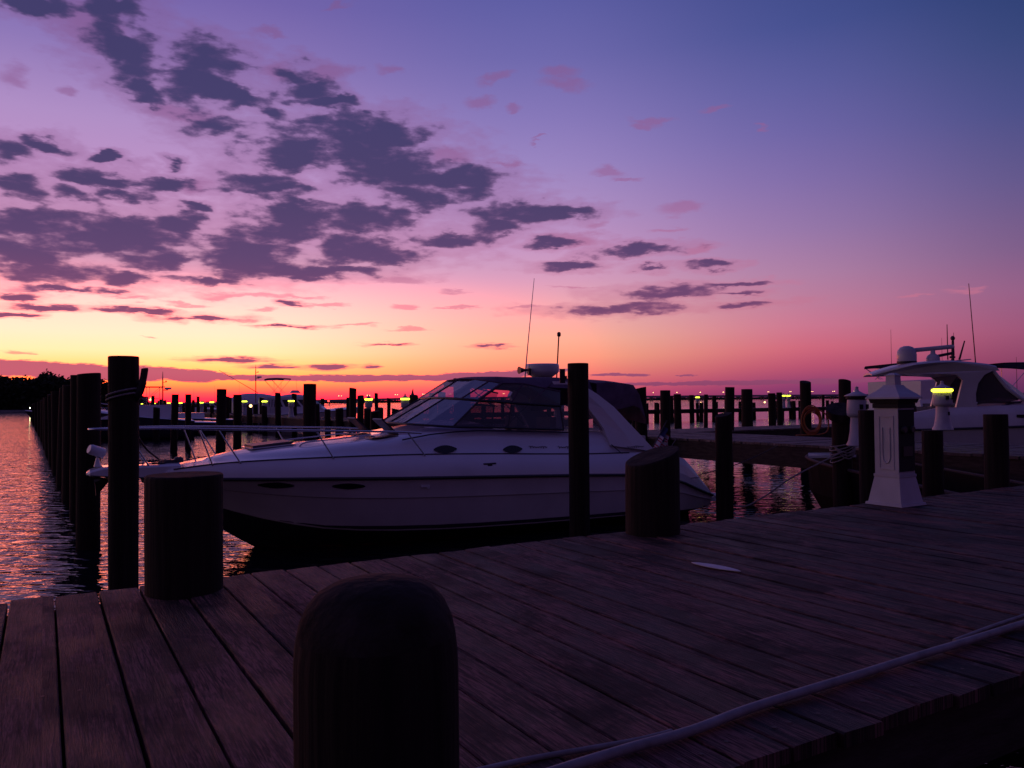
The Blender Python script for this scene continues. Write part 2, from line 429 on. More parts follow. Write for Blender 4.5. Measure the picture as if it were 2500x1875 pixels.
# ------------------------------------------------------------------ mesh helpers
class MB:
    def __init__(self):
        self.v, self.f, self.s, self.mi = [], [], [], []
    def add(self, vs, fs, smooth=False, mi=0):
        o = len(self.v)
        self.v += [tuple(p) for p in vs]
        self.f += [tuple(i + o for i in f) for f in fs]
        self.s += [smooth] * len(fs)
        self.mi += [mi] * len(fs)
        return self
    def box(self, c, s, rot=None, mi=0, taper=1.0):
        hx, hy, hz = s[0] / 2, s[1] / 2, s[2] / 2
        p = []
        for z in (-1, 1):
            t = taper if z > 0 else 1
            for x, y in ((-1, -1), (1, -1), (1, 1), (-1, 1)):
                q = Vector((x * hx * t, y * hy * t, z * hz))
                if rot is not None: q = rot @ q
                p.append(q + Vector(c))
        return self.add(p, [(3, 2, 1, 0), (4, 5, 6, 7), (0, 1, 5, 4), (1, 2, 6, 5), (2, 3, 7, 6), (3, 0, 4, 7)], False, mi)
    def tube(self, pts, r, n=8, cap=True, mi=0, smooth=True):
        pts = [Vector(p) for p in pts]
        rs = r if isinstance(r, (list, tuple)) else [r] * len(pts)
        t0 = (pts[1] - pts[0]).normalized()
        u = t0.orthogonal().normalized()
        vs = []
        for i, p in enumerate(pts):
            t = (pts[min(i + 1, len(pts) - 1)] - pts[max(i - 1, 0)])
            t = t.normalized() if t.length > 1e-9 else t0
            u = (u - t * u.dot(t))
            u = u.normalized() if u.length > 1e-6 else t.orthogonal().normalized()
            w = t.cross(u)
            for k in range(n):
                an = 2 * math.pi * k / n
                vs.append(p + (u * math.cos(an) + w * math.sin(an)) * rs[i])
        fs = []
        for i in range(len(pts) - 1):
            for k in range(n):
                k2 = (k + 1) % n
                fs.append((i * n + k, i * n + k2, (i + 1) * n + k2, (i + 1) * n + k))
        self.add(vs, fs, smooth, mi)
        if cap:
            self.add(vs[:n], [tuple(reversed(range(n)))], False, mi)
            self.add(vs[-n:], [tuple(range(n))], False, mi)
        return self
    def lathe(self, prof, c=(0, 0, 0), n=20, axis=None, mi=0, smooth=True, sharp=()):
        # prof: (radius, height) list from bottom to top
        Rm = axis.to_track_quat('Z', 'Y').to_matrix() if axis is not None else None
        vs = []
        for r, z in prof:
            for k in range(n):
                an = 2 * math.pi * k / n
                q = Vector((r * math.cos(an), r * math.sin(an), z))
                if Rm is not None: q = Rm @ q
                vs.append(q + Vector(c))
        fs = []
        for i in range(len(prof) - 1):
            for k in range(n):
                k2 = (k + 1) % n
                fs.append((i * n + k, i * n + k2, (i + 1) * n + k2, (i + 1) * n + k))
        self.add(vs, fs, smooth, mi)
        if prof[0][0] > 1e-4: self.add(vs[:n], [tuple(reversed(range(n)))], False, mi)
        if prof[-1][0] > 1e-4: self.add(vs[-n:], [tuple(range(n))], False, mi)
        return self
    def loft(self, secs, smooth=True, closed=False, caps=False, mi=0):
        n = len(secs[0])
        vs = [p for s in secs for p in s]
        fs = []
        for i in range(len(secs) - 1):
            for k in range(n if closed else n - 1):
                k2 = (k + 1) % n
                fs.append((i * n + k, i * n + k2, (i + 1) * n + k2, (i + 1) * n + k))
        self.add(vs, fs, smooth, mi)
        if caps:
            self.add(secs[0], [tuple(reversed(range(n)))], False, mi)
            self.add(secs[-1], [tuple(range(n))], False, mi)
        return self
    def slab(self, outline, off, mi=0, smooth=False):
        # outline: 3-D polygon, off: thickness vector
        n = len(outline)
        o = Vector(off)
        vs = [Vector(p) for p in outline] + [Vector(p) + o for p in outline]
        fs = [tuple(reversed(range(n))), tuple(range(n, 2 * n))]
        fs += [(i, (i + 1) % n, n + (i + 1) % n, n + i) for i in range(n)]
        return self.add(vs, fs, smooth, mi)
    def build(self, name, mats, parent=None, loc=None, rz=None, weld=False):
        me = bpy.data.meshes.new(name)
        me.from_pydata(self.v, [], self.f)
        for i, p in enumerate(me.polygons):
            p.use_smooth = self.s[i]
            p.material_index = self.mi[i]
        for mm in (mats if isinstance(mats, (list, tuple)) else [mats]):
            me.materials.append(MATS[mm] if isinstance(mm, str) else mm)
        me.update()
        o = bpy.data.objects.new(name, me)
        COL.objects.link(o)
        if parent is not None: o.parent = parent
        if loc is not None: o.location = loc
        if rz is not None: o.rotation_euler = (0, 0, rz)
        return o

def tag(o, label=None, cat=None, group=None, kind=None):
    if label: o['label'] = label
    if cat: o['category'] = cat
    if group: o['group'] = group
    if kind: o['kind'] = kind
    return o
def empty(name, loc, rz=0.0):
    o = bpy.data.objects.new(name, None)
    o.empty_display_size = .2
    COL.objects.link(o)
    o.location = loc
    o.rotation_euler = (0, 0, rz)
    return o
def copy_tree(o, parent=None):
    c = o.copy(); COL.objects.link(c)
    if parent is not None: c.parent = parent
    for ch in list(o.children): copy_tree(ch, c)
    return c
def smooth_path(pts, n=8):
    pts = [Vector(p) for p in pts]
    out = []
    for i in range(len(pts) - 1):
        p0, p1, p2, p3 = pts[max(i - 1, 0)], pts[i], pts[i + 1], pts[min(i + 2, len(pts) - 1)]
        for k in range(n):
            t = k / n
            out.append(.5 * ((2 * p1) + (p2 - p0) * t + (2 * p0 - 5 * p1 + 4 * p2 - p3) * t * t + (3 * p1 - p0 - 3 * p2 + p3) * t ** 3))
    out.append(pts[-1])
    return out
def lerp_tab(tab, x):
    if x <= tab[0][0]: return tab[0][1]
    for (x0, y0), (x1, y1) in zip(tab, tab[1:]):
        if x <= x1:
            t = (x - x0) / (x1 - x0)
            return y0 + (y1 - y0) * t
    return tab[-1][1]
def sm_tab(tab, x):            # Catmull-Rom through a table
    xs = [t[0] for t in tab]
    if x <= xs[0]: return tab[0][1]
    if x >= xs[-1]: return tab[-1][1]
    i = max(k for k in range(len(xs)) if xs[k] <= x)
    i = min(i, len(xs) - 2)
    def sl(k):
        a, b = max(k - 1, 0), min(k + 1, len(xs) - 1)
        return (tab[b][1] - tab[a][1]) / (xs[b] - xs[a])
    h = xs[i + 1] - xs[i]
    t = (x - xs[i]) / h
    return ((2 * t ** 3 - 3 * t * t + 1) * tab[i][1] + (t ** 3 - 2 * t * t + t) * h * sl(i)
            + (-2 * t ** 3 + 3 * t * t) * tab[i + 1][1] + (t ** 3 - t * t) * h * sl(i + 1))

# ------------------------------------------------------------------ water and land
wm = water_mat()
w_ = MB().add([(-14000, -3000, 0), (14000, -3000, 0), (14000, 14000, 0), (-14000, 14000, 0)], [(0, 1, 2, 3)])
tag(w_.build('water', wm), kind='structure')

def land(name, pts, depth, h, seed):
    rnd = random.Random(seed)
    mb = MB()
    rows = []
    for i, p in enumerate(pts):
        p = Vector(p); d = Vector((p.x, p.y, 0)).normalized()
        rows.append([p + Vector((0, 0, -1)), p + Vector((0, 0, h * .3)), p + d * 4 + Vector((0, 0, h * (.7 + .3 * rnd.random()))), p + d * depth + Vector((0, 0, h)), p + d * depth + Vector((0, 0, -1))])
    mb.loft(rows, smooth=True)
    return tag(mb.build(name, 'earth'), kind='structure')

def far_pt(px, Y):
    return Vector(((px - 1250) / FPX * Y, Y, 0))
near_shore = [far_pt(x, 262 + 14 * math.sin(x * .01)) for x in range(-900, 420, 60)]
land('near_shore', near_shore, 90, .9, 1)
far_shore = [far_pt(x, 3100 + 120 * math.sin(x * .004)) for x in range(-1200, 4400, 100)]
land('far_shore', far_shore, 700, 2.0, 2)

def wood_mass(name, label, base, prof, depth, leaf, per_m, seed, nd=None):
    """many leaf clumps and trunks through a wood that reads as one mass"""
    rnd = random.Random(seed)
    mb = MB()
    for i in range(len(base) - 1):
        p, q = Vector(base[i]), Vector(base[i + 1])
        L_ = (q - p).length
        n = int(L_ * per_m)
        d = Vector((p.x, p.y, 0)).normalized()
        for k in range(n):
            t = rnd.random()
            c = p.lerp(q, t) + d * (2 + rnd.random() * depth)
            px = 1250 + c.x / c.y * FPX
            H = prof(px) * (1 + .05 * math.sin(c.x * 1.3))
            # tree-like lumps: clumps around crown centres
            cell = math.sin(c.x * .9 / leaf * 1.1 + c.y * .3) * .5 + math.sin(c.x * .37 / leaf + 2) * .5
            z = H * (rnd.random() ** .42) * (.90 + .10 * cell)
            s = leaf * (.5 + rnd.random())
            nrm = Vector((rnd.uniform(-1, 1), rnd.uniform(-1, 1), rnd.uniform(-1, 1))).normalized()
            u = nrm.orthogonal().normalized() * s
            v = nrm.cross(u).normalized() * s * rnd.uniform(.5, 1)
            cc = c + Vector((0, 0, max(z, .2)))
            mb.add([cc - u, cc - v * .9 + u * .2, cc + u, cc + v], [(0, 1, 2, 3)])
    return tag(mb.build(name, 'leaf'), label, 'trees', kind='stuff')
NP = [(-900, 15), (-100, 14.5), (0, 13.0), (12, 12.2), (30, 12.0), (60, 12.4), (90, 12.4), (103, 15.0), (118, 15.6), (130, 13.6), (160, 11.6), (190, 12.4), (230, 12.2), (262, 10), (300, 8.0), (345, 5.0), (400, 3.2), (430, 2.6)]
wood_mass('woodland', 'dark leafy woodland along the near shore, behind the row of pilings', near_shore, lambda x: lerp_tab(NP, x), 30, .62, 150, 5)
# solid dark understory so that the wood has a body
us = MB()
rows = []
for p in near_shore:
    px = 1250 + p.x / p.y * FPX
    d = Vector((p.x, p.y, 0)).normalized()
    h = lerp_tab(NP, px) * .90
    rows.append([p + d * 16 + Vector((0, 0, .3)), p + d * 17 + Vector((0, 0, h * .8)), p + d * 22 + Vector((0, 0, h)), p + d * 34 + Vector((0, 0, .3))])
us.loft(rows)
tag(us.build('undergrowth', 'leaf'), 'dense dark undergrowth filling the near shore woodland', 'undergrowth', kind='stuff')
wood_mass('far_woodland', 'low distant band of trees on the horizon beyond the causeway', far_shore, lambda x: 11 + 3 * math.sin(x * .013) + 2 * math.sin(x * .041), 60, 4.0, .9, 6)
uf = MB(); rows = []
for p in far_shore:
    d = Vector((p.x, p.y, 0)).normalized()
    rows.append([p + d * 20, p + d * 22 + Vector((0, 0, 8)), p + d * 60 + Vector((0, 0, 9)), p + d * 80])
uf.loft(rows)
tag(uf.build('far_undergrowth', 'leaf'), 'solid lower part of the distant tree band on the horizon', 'undergrowth', kind='stuff')
# pale sea wall at the near shore
sw = MB()
for i in range(len(near_shore) - 1):
    p, q = near_shore[i] * .985, near_shore[i + 1] * .985
    if 1250 + q.x / q.y * FPX > 380: break
    sw.slab([p + Vector((0, 0, -.5)), q + Vector((0, 0, -.5)), q + Vector((0, 0, .75)), p + Vector((0, 0, .75))], (q - p).cross(Vector((0, 0, 1))).normalized() * .5)
tag(sw.build('sea_wall', 'concrete'), 'pale low sea wall at the foot of the wooded shore', 'sea wall')

# ------------------------------------------------------------------ causeway bridge
def causeway():
    root = empty('causeway_bridge', W(0, 0) + Vector((0, 1300, 0)))
    tag(root, 'long low causeway bridge on the horizon under paired lamps', 'bridge')
    P0, P1 = Vector((-305, 1180, 0)), Vector((1000, 1480, 0))
    off = Vector((0, 1300, 0))
    d = (P1 - P0); L_ = d.length; d.normalize(); nrm = Vector((-d.y, d.x, 0))
    def zt(t): return 8.0 - 2.4 * max(0, .12 - t) / .12
    dk = MB()
    for k in range(40):
        t0, t1 = k / 40, (k + 1) / 40
        p, q = P0.lerp(P1, t0) - off, P0.lerp(P1, t1) - off
        z0, z1 = zt(t0), zt(t1)
        dk.loft([[p - nrm * 6 + Vector((0, 0, z0)), p - nrm * 6 + Vector((0, 0, z0 - 2.2)), p + nrm * 6 + Vector((0, 0, z0 - 2.2)), p + nrm * 6 + Vector((0, 0, z0))],
                 [q - nrm * 6 + Vector((0, 0, z1)), q - nrm * 6 + Vector((0, 0, z1 - 2.2)), q + nrm * 6 + Vector((0, 0, z1 - 2.2)), q + nrm * 6 + Vector((0, 0, z1))]], smooth=False, closed=True)
    dk.build('deck', 'concrete', root)
    for side, nm in ((-1, 'parapet'), (1, 'parapet')):
        pp = MB()
        for k in range(40):
            t0, t1 = k / 40, (k + 1) / 40
            p, q = P0.lerp(P1, t0) - off + nrm * side * 5.7, P0.lerp(P1, t1) - off + nrm * side * 5.7
            pp.slab([p + Vector((0, 0, zt(t0) + .02)), q + Vector((0, 0, zt(t1) + .02)), q + Vector((0, 0, zt(t1) + 1.0)), p + Vector((0, 0, zt(t0) + 1.0))], nrm * .3)
        pp.build(nm, 'concrete', root)
    npier = 60
    for k in range(npier):
        t = (k + .5) / npier
        p = P0.lerp(P1, t) - off
        pm = MB()
        for s in (-3.6, 3.6):
            pm.tube([p + nrm * s + Vector((0, 0, -3)), p + nrm * s + Vector((0, 0, zt(t) - 3.0))], .9, 8)
        rot = Matrix.Rotation(math.atan2(nrm.y, nrm.x), 3, 'Z')
        pm.box(p + Vector((0, 0, zt(t) - 2.6)), (12, 1.8, .8), rot)
        pm.build('bridge_pier', 'concrete', root)
    # lamps: thing of their own, standing on the deck in pairs
    def lamp0():
        r = empty('street_lamp', (0, 0, 0))
        MB().tube([(0, 0, 0), (0, 0, 5.6)], [.14, .09], 6).build('pole', 'trim_dark', r)
        MB().lathe([(.1, 5.6), (.62, 5.75), (.72, 6.05), (.5, 6.4), (.05, 6.5)], n=8).build('lamp_head', 'lamp_sodium', r)
        return r
    proto = None
    n = 31
    for k in range(n):
        t = .035 + k * .0312
        if t > .98: break
        for s in (-5.0, 5.0):
            p = P0.lerp(P1, t) + nrm * s + d * (4 if s > 0 else 0)
            if proto is None: o = proto = lamp0()
            else: o = copy_tree(proto)
            o.location = p + Vector((0, 0, zt(t) + .02))
            lr = random.Random(k * 5 + int(s))
            f_ = (1.0 if s < 0 else .72) * lr.uniform(.75, 1.15)
            o.scale = (f_, f_, 1)
            tag(o, 'small orange street lamp glowing on the distant causeway bridge', 'street lamp', 'paired lamps along the causeway bridge')
causeway()

# ------------------------------------------------------------------ docks and piers
def planks(mb, x0, x1, y0, y1, z, pitch=.2, gap=.012, rnd=None, jag=.02, th=.045, dirx=False):
    """boards laid across: each board runs along local y"""
    rnd = rnd or random
    n = int(round((x1 - x0) / pitch))
    for i in range(n):
        xa = x0 + i * pitch + gap / 2 + rnd.uniform(-.0015, .0015)
        xb = x0 + (i + 1) * pitch - gap / 2 + rnd.uniform(-.0015, .0015)
        ya = y0 + rnd.uniform(-jag, jag) * .6; yb = y1 + rnd.uniform(-jag, jag)
        zz = z + rnd.uniform(-.003, .003)
        t1, t2 = rnd.uniform(-.003, .003), rnd.uniform(-.003, .003)
        e = .005
        secs = []
        for y, tw in ((ya, t1), (yb, t2)):
            secs.append([Vector((xa, y, zz - th)), Vector((xa, y, zz - e + tw)), Vector((xa + e, y, zz + tw)), Vector((xb - e, y, zz - tw)), Vector((xb, y, zz - e - tw)), Vector((xb, y, zz - th))])
        mb.loft(secs, smooth=False, closed=True, caps=True)

def nails(mb, x0, x1, ys, z, pitch, rnd):
    n = int(round((x1 - x0) / pitch))
    for i in range(n):
        for y in ys:
            for dx in (.3, .7):
                c = Vector((x0 + (i + dx) * pitch + rnd.uniform(-.012, .012), y + rnd.uniform(-.015, .015), z + .0045))
                k = 6
                mb.add([c + Vector((.0075 * math.cos(6.283 * j / k), .0075 * math.sin(6.283 * j / k), 0)) for j in range(k)], [tuple(range(k))])

NEAR_B, FAR_B = 1.575, 4.82
def main_dock():
    root = empty('boardwalk', W(0, 0, DECK), DR)
    tag(root, 'weathered wooden boardwalk with wide boards crossing the lower part of the view', 'boardwalk')
    rnd = random.Random(3)
    mb = MB()
    x0 = -6.0 + .054
    planks(mb, x0, x0 + 34, NEAR_B, FAR_B, 0, rnd=rnd)
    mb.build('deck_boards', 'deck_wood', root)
    nl = MB()
    nails(nl, x0, x0 + 22, (NEAR_B + .12, 3.2, FAR_B - .12), 0, .2, rnd)
    mat('rusty_steel', (.10, .045, .03), .6, var=.4, scale=50)
    nl.build('nail_heads', 'rusty_steel', root)
    for y in (NEAR_B + .10, 2.35, 3.2, 4.05, FAR_B - .10):
        MB().box((11, y, -.045 - .14 - .004), (34, .07, .27)).build('joist', 'beam_wood', root)
    return root
main_dock()

def pier(name, label, a0, a1, b0, b1, along_b=True, group=None, fascia=.45):
    """a pier in dock coordinates; boards run across its length"""
    root = empty(name, W(a0, b0, DECK), DR)
    tag(root, label, 'pier', group)
    rnd = random.Random(int(a0 * 7 + b0 * 13))
    mb = MB()
    la, lb = a1 - a0, b1 - b0
    if along_b:
        # boards along a: build rotated
        n = int(lb / .2)
        for i in range(n):
            ya, yb = i * .2 + .005, (i + 1) * .2 - .005
            zz = rnd.uniform(-.006, .006)
            xa, xb = rnd.uniform(-.03, .03), la + rnd.uniform(-.03, .03)
            mb.box(((xa + xb) / 2, (ya + yb) / 2, zz - .025), (xb - xa, yb - ya, .05))
    else:
        planks(mb, 0, la, 0, lb, 0, rnd=rnd)
    mb.build('deck_boards', 'pier_wood', root)
    for k, s in enumerate((0, 1)):
        if along_b:
            MB().box((.06 if s == 0 else la - .06, lb / 2, -.054 - fascia / 2), (.09, lb, fascia)).build('side_beam', 'beam_wood', root)
        else:
            MB().box((la / 2, .06 if s == 0 else lb - .06, -.054 - fascia / 2), (la, .09, fascia)).build('side_beam', 'beam_wood', root)
    MB().box((la / 2, lb / 2, -.18), (la * .9, lb * .9, .18)).build('joists', 'beam_wood', root)
    return root
pier('pier', 'long wooden pier running away behind the stern of the white cruiser', 14.15, 17.3, FAR_B + .01, 128)
pier('finger_pier', 'short wooden finger pier with a pale top behind the orange hose coil', 17.31, 27.0, 18.3, 20.6, along_b=False)
pier('cross_pier', 'distant wooden cross pier on many pilings, spanning the middle water', 28, 96, 61, 63, along_b=False, fascia=.35)
pier('cross_pier', 'far dark cross pier at the left, behind the bow rail pilings', 1.5, 14.1, 96, 98, along_b=False, fascia=.9)
pier('cross_pier', 'distant stub of wooden pier seen just beyond the canvas of the cruiser', 17.31, 27, 38, 40, along_b=False)

def piling_mesh(d, ztop, style='flat', zbot=-1.6, n=28, taper=.04, seed=0, slant=(0, 0)):
    rnd = random.Random(seed)
    mb = MB()
    r = d / 2
    ph = [rnd.uniform(0, 6.28) for _ in range(3)]
    hs = [zbot, -.3, .25, .9, 1.6, ztop - .35, ztop - .12]
    hs = sorted(h for h in hs if h <= ztop - .11)
    if style == 'dome':
        hs = [zbot, -.2, .4, 1.0, ztop - .34, ztop - .24, ztop - .17]
        tops = [(.992, -.13), (.968, -.098), (.92, -.068), (.84, -.043), (.72, -.023), (.56, -.010), (.38, -.003), (.18, 0)]
    else:
        tops = [(1.0, -.014), (.985, -.004), (.95, 0)]
    secs = []
    def ring(z, k, full):
        out = []
        for j in range(n):
            an = 2 * math.pi * j / n
            rr = r * k * (1 + .018 * math.sin(2 * an + ph[0]) + .010 * math.sin(5 * an + ph[1]) + .012 * math.sin(z * 3 + an + ph[2]))
            rr *= 1 + taper * (ztop - z) / max(ztop - zbot, .1)
            x, y = rr * math.cos(an), rr * math.sin(an)
            dz = (x * slant[0] + y * slant[1]) if full else 0
            out.append(Vector((x, y, z + dz)))
        return out
    for h in hs: secs.append(ring(h, 1, False))
    for k, dz in tops: secs.append(ring(ztop + dz, k, True))
    mb.loft(secs, smooth=True, closed=True)
    if style != 'dome':
        # end grain, set in a hair so that the rim stays crisp
        mb.add(secs[-1], [tuple(range(n))], False, 1)
    else:
        mb.add(secs[-1], [tuple(range(n))], True, 1)
        for i in range(len(mb.f) - 1):
            if i >= n * (len(hs) + 1): mb.mi[i] = 1
    return mb

PILE_GRP = 'mooring pilings standing in the marina water'
PN = [0]
def piling(label, a, b, d, ztop, style='flat', group=None, zbot=-1.6, n=28, taper=.04, slant=(0, 0)):
    PN[0] += 1
    mb = piling_mesh(d, ztop, style, zbot, n, taper, PN[0], slant)
    o = mb.build('piling', ['pile_wood', 'pile_top'], None, W(a, b, 0), DR)
    lr = random.Random(PN[0] * 31)
    if n < 24: o.rotation_euler = (R(lr.uniform(-1.6, 1.6)), R(lr.uniform(-1.6, 1.6)), DR + lr.uniform(0, 3))
    return tag(o, label, 'piling', group or PILE_GRP)

p_ = at_depth(920, 1420, 1.42)
a_, b_ = .50, 1.40
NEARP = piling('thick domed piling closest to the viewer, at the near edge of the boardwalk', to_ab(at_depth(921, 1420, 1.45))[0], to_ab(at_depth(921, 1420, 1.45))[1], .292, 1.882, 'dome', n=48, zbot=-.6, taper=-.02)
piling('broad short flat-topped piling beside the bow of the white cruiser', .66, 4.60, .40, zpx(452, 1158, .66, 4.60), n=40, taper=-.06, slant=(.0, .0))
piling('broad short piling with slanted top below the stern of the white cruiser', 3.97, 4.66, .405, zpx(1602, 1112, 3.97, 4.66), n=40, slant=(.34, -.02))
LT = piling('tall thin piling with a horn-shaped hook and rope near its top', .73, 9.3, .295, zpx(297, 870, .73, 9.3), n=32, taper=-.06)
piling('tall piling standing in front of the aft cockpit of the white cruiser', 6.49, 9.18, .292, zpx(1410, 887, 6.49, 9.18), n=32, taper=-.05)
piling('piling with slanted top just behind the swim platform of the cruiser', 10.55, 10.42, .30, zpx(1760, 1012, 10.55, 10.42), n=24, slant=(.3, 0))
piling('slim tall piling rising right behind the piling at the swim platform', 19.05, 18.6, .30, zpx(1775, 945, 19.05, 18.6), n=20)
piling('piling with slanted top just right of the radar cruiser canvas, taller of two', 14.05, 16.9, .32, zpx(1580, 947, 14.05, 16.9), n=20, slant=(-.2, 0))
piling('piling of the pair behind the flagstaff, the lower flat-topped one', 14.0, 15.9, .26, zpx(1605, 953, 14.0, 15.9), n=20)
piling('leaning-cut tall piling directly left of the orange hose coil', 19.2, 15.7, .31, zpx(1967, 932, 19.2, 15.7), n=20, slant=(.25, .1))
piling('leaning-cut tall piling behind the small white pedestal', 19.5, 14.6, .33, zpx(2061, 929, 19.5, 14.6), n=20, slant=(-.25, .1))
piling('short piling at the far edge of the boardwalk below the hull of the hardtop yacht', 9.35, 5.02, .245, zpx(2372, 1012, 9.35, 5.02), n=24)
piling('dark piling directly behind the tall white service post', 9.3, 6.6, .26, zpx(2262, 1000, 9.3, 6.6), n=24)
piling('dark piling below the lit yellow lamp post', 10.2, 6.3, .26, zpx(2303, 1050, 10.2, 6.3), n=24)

# the pier corner piling with its wide sloping cap
def capped_piling():
    a, b = 12.2, 9.2
    zt = zpx(2035, 1008, a, b)
    root = empty('capped_piling', W(a, b, 0), DR)
    tag(root, 'thick piling with wide sloping cap and rope coil beside the orange hose', 'piling', PILE_GRP)
    mb = piling_mesh(.33, zt, n=24, seed=77)
    mb.build('post', ['pile_wood', 'pile_top'], root)
    c = MB()
    ring0, ring1 = [], []
    for k_ in range(14):
        an = 2 * math.pi * k_ / 14
        x_, y_ = .27 * math.cos(an), .27 * math.sin(an)
        tl = .30 * x_ + .30 * y_
        ring0.append(Vector((x_ * .8, y_ * .8, zt - .10 + tl * .7))); ring1.append(Vector((x_, y_, zt + .07 + tl)))
    c.loft([ring0, ring1], smooth=True, closed=True, caps=True)
    c.build('cap', 'pile_top', root)
    return a, b, zt
CA, CB, CZ = capped_piling()

# row of slip pilings receding on the left
row = [(.60, 13.9), (.60, 17.6), (.58, 21.2), (.52, 25.4), (.45, 30.0), (.38, 35.5), (.28, 41.5), (.18, 48.5), (.05, 57), (-.15, 68), (-.45, 84), (-.9, 106), (-1.3, 130)]
tops = [912, 915, 940, 946, 954, 962, 968, 972, 976, 979, 982, 984, 985]
for i, (a, b) in enumerate(row):
    p = W(a, b); px = 1250 + p.x / p.y * FPX
    if i == 0:
        lab, grp = 'tall piling of the left row, the closest one, left of the bow pulpit', PILE_GRP
    elif i == 1:
        lab, grp = 'second piling of the dark left row, nearly as tall as the first', PILE_GRP
    else:
        lab, grp = 'dark piling in the row receding along the open water at left', 'pilings receding in the left row'
    z = 2.2 + (988 - tops[i]) * p.y / FPX
    piling(lab, a, b, (.31 if i % 3 else .33) + (.10 if i > 1 else 0), min(z, 2.9), n=16, group=grp, slant=(.1 * ((i % 3) - 1), 0))
# wave screen boards between these pilings
ws = empty('wave_screen', W(.6, 14.2, 0), DR)
tag(ws, 'dark vertical-board wave screen joining the pilings of the left row', 'wave screen')
for k in range(len(row) - 1):
    (a0, b0), (a1, b1) = row[k], row[k + 1]
    if k == 0: a0, b0 = .57, 15.0
    mb = MB()
    n = int((b1 - b0) / .28)
    for j in range(n):
        t = (j + .5) / n
        x, y = a0 + (a1 - a0) * t - .6, b0 + (b1 - b0) * t - 14.2
        h = 1.55 + .05 * math.sin(j * 2.1)
        mb.box((x + .16, y, (h - 1.0) / 2), (.05, .25, h + 1.0))
    mb.build('screen_panel', 'beam_wood', ws)

# mid row pilings, seen through the rail (pixel x, waterline y, top y)
G1 = 'pilings in the water beyond the bow rail'
for (px, yw, yt, d, lab) in ((322, 1075, 962, .27, 'thin dark piling just right of the tall hooked piling, under the far lamps'), (371, 1068, 965, .22, 'thinnest distant piling seen through the bow rail'),
                             (424, 1103, 962, .30, 'piling under the distant tower boat, seen through the bow rail'), (459, 1095, 962, .28, 'piling right of the one under the tower boat'),
                             (538, 1122, 950, .36, 'thick piling left of the cream boat tent, with waterline below the rail'), (579, 1118, 964, .32, 'piling just right of the thick one beside the boat tent')):
    Y = EYE * FPX / (yw - 985)
    p = at_depth(px, 985, Y); a, b = to_ab(p)
    piling(lab, a, b, d, 2.2 + (986 - yt) * Y / FPX, n=16, group=G1)
piling('tall thick piling rising before the far bimini boat', 5.62, 19.4, .31, zpx(758, 937, 5.62, 19.4), n=20, group=G1)
piling('slant-topped piling peeking over the windshield of the cruiser', 7.57, 14.9, .36, zpx(1160, 928, 7.57, 14.9), n=20, slant=(.3, 0), group=G1)
# pilings along the pier (pixel x, top y, b)
G2 = 'pilings along the long pier'
for (px, yt, w, a, lab) in ((858, 966, 10, 14.0, 'narrow piling of the pair beside the far cruiser bow'), (878, 966, 15, 14.0, 'wider piling of the pair beside the far cruiser bow'),
                            (828, 998, 18, 14.0, 'low piling below the far cruiser bow'), (896, 998, 17, 14.0, 'low piling under the first pier lamp'),
                            (927, 996, 15, 17.4, 'low piling between the two yellow pier lamps'), (967, 999, 20, 14.0, 'low thick piling left of the small white pedestal'),
                            (1007, 965, 20, 17.5, 'tall piling with a bird-like spike on its top'), (1052, 960, 13, 17.6, 'slim tall piling left of the cruiser windshield'), (1076, 958, 18, 17.6, 'thick tall piling left of the cruiser windshield'),
                            (948, 972, 8, 26.0, 'thin far piling below the causeway'), (1092, 972, 9, 26.0, 'thin far piling behind the cruiser windshield'),
                            (800, 1000, 14, 14.0, 'stubby piling at the bow of the far bimini boat')):
    u = (px - 1250) / FPX
    # A a + B b with x/y = u
    b = a * (A.x - u * A.y) / (u * B.y - B.x)
    Y = W(a, b).y
    o = piling(lab, a, b, w / FPX * Y * 1.05, zpx(px, yt, a, b), n=14, group=G2, slant=(.2, 0))
    if 'spike' in lab:
        SP = (a, b, zpx(px, yt, a, b))
spike = MB().tube([W(SP[0], SP[1], SP[2]), W(SP[0], SP[1], SP[2] + .15), W(SP[0] + .03, SP[1], SP[2] + .36)], [.10, .06, .015], 8)
tag(spike.build('piling_spike', 'trim_dark'), 'dark pointed cone on the tall piling below the causeway', 'bird spike')
# cross pier pilings
G3 = 'pilings carrying the distant cross pier'
rnd = random.Random(11)
for k in range(34):
    a = 29.5 + k * 1.95 + rnd.uniform(-.5, .5)
    for side, bb in ((0, 60.8), (1, 63.2)):
        if rnd.random() < .18: continue
        p = W(a, bb); px = 1250 + p.x / p.y * FPX
        if px > 2480: continue
        hi = rnd.random() < .55
        piling('thin dark piling standing through the distant cross pier', a, bb, rnd.uniform(.28, .50), (2.6 if hi else 1.9) + rnd.uniform(-.1, .1), n=10, group=G3)
for (px, yt, yb, w, lab) in ((1360 * 1.13, 945, 0, 0, ''),):
    pass
for (px, yt, Y, w, lab) in ((1823, 950, 30, 27, 'tall slim piling standing alone in the middle water'), (1904, 958, 37, 14, 'narrow piling left of the twin green lamps'), (1655, 962, 44, 18, 'narrow piling right of the flagstaff in the middle water'),
                            (1885, 960, 52, 18, 'short-topped piling between the lone piling and the twin lamps'), (1722, 963, 50, 10, 'thin piling right of the single green lamp'),
                            (1530, 985, 40, 20, 'dark piling just past the canvas of the cruiser'), (1550, 972, 46, 16, 'dark piling in the cluster below the canvas edge'), (1562, 975, 50, 14, 'thin piling at the edge of the pilings cluster')):
    p = at_depth(px, 972, Y); a, b = to_ab(p)
    piling(lab, a, b, w / FPX * Y, zpx(px, yt, a, b), n=14, group='single pilings in the middle water')

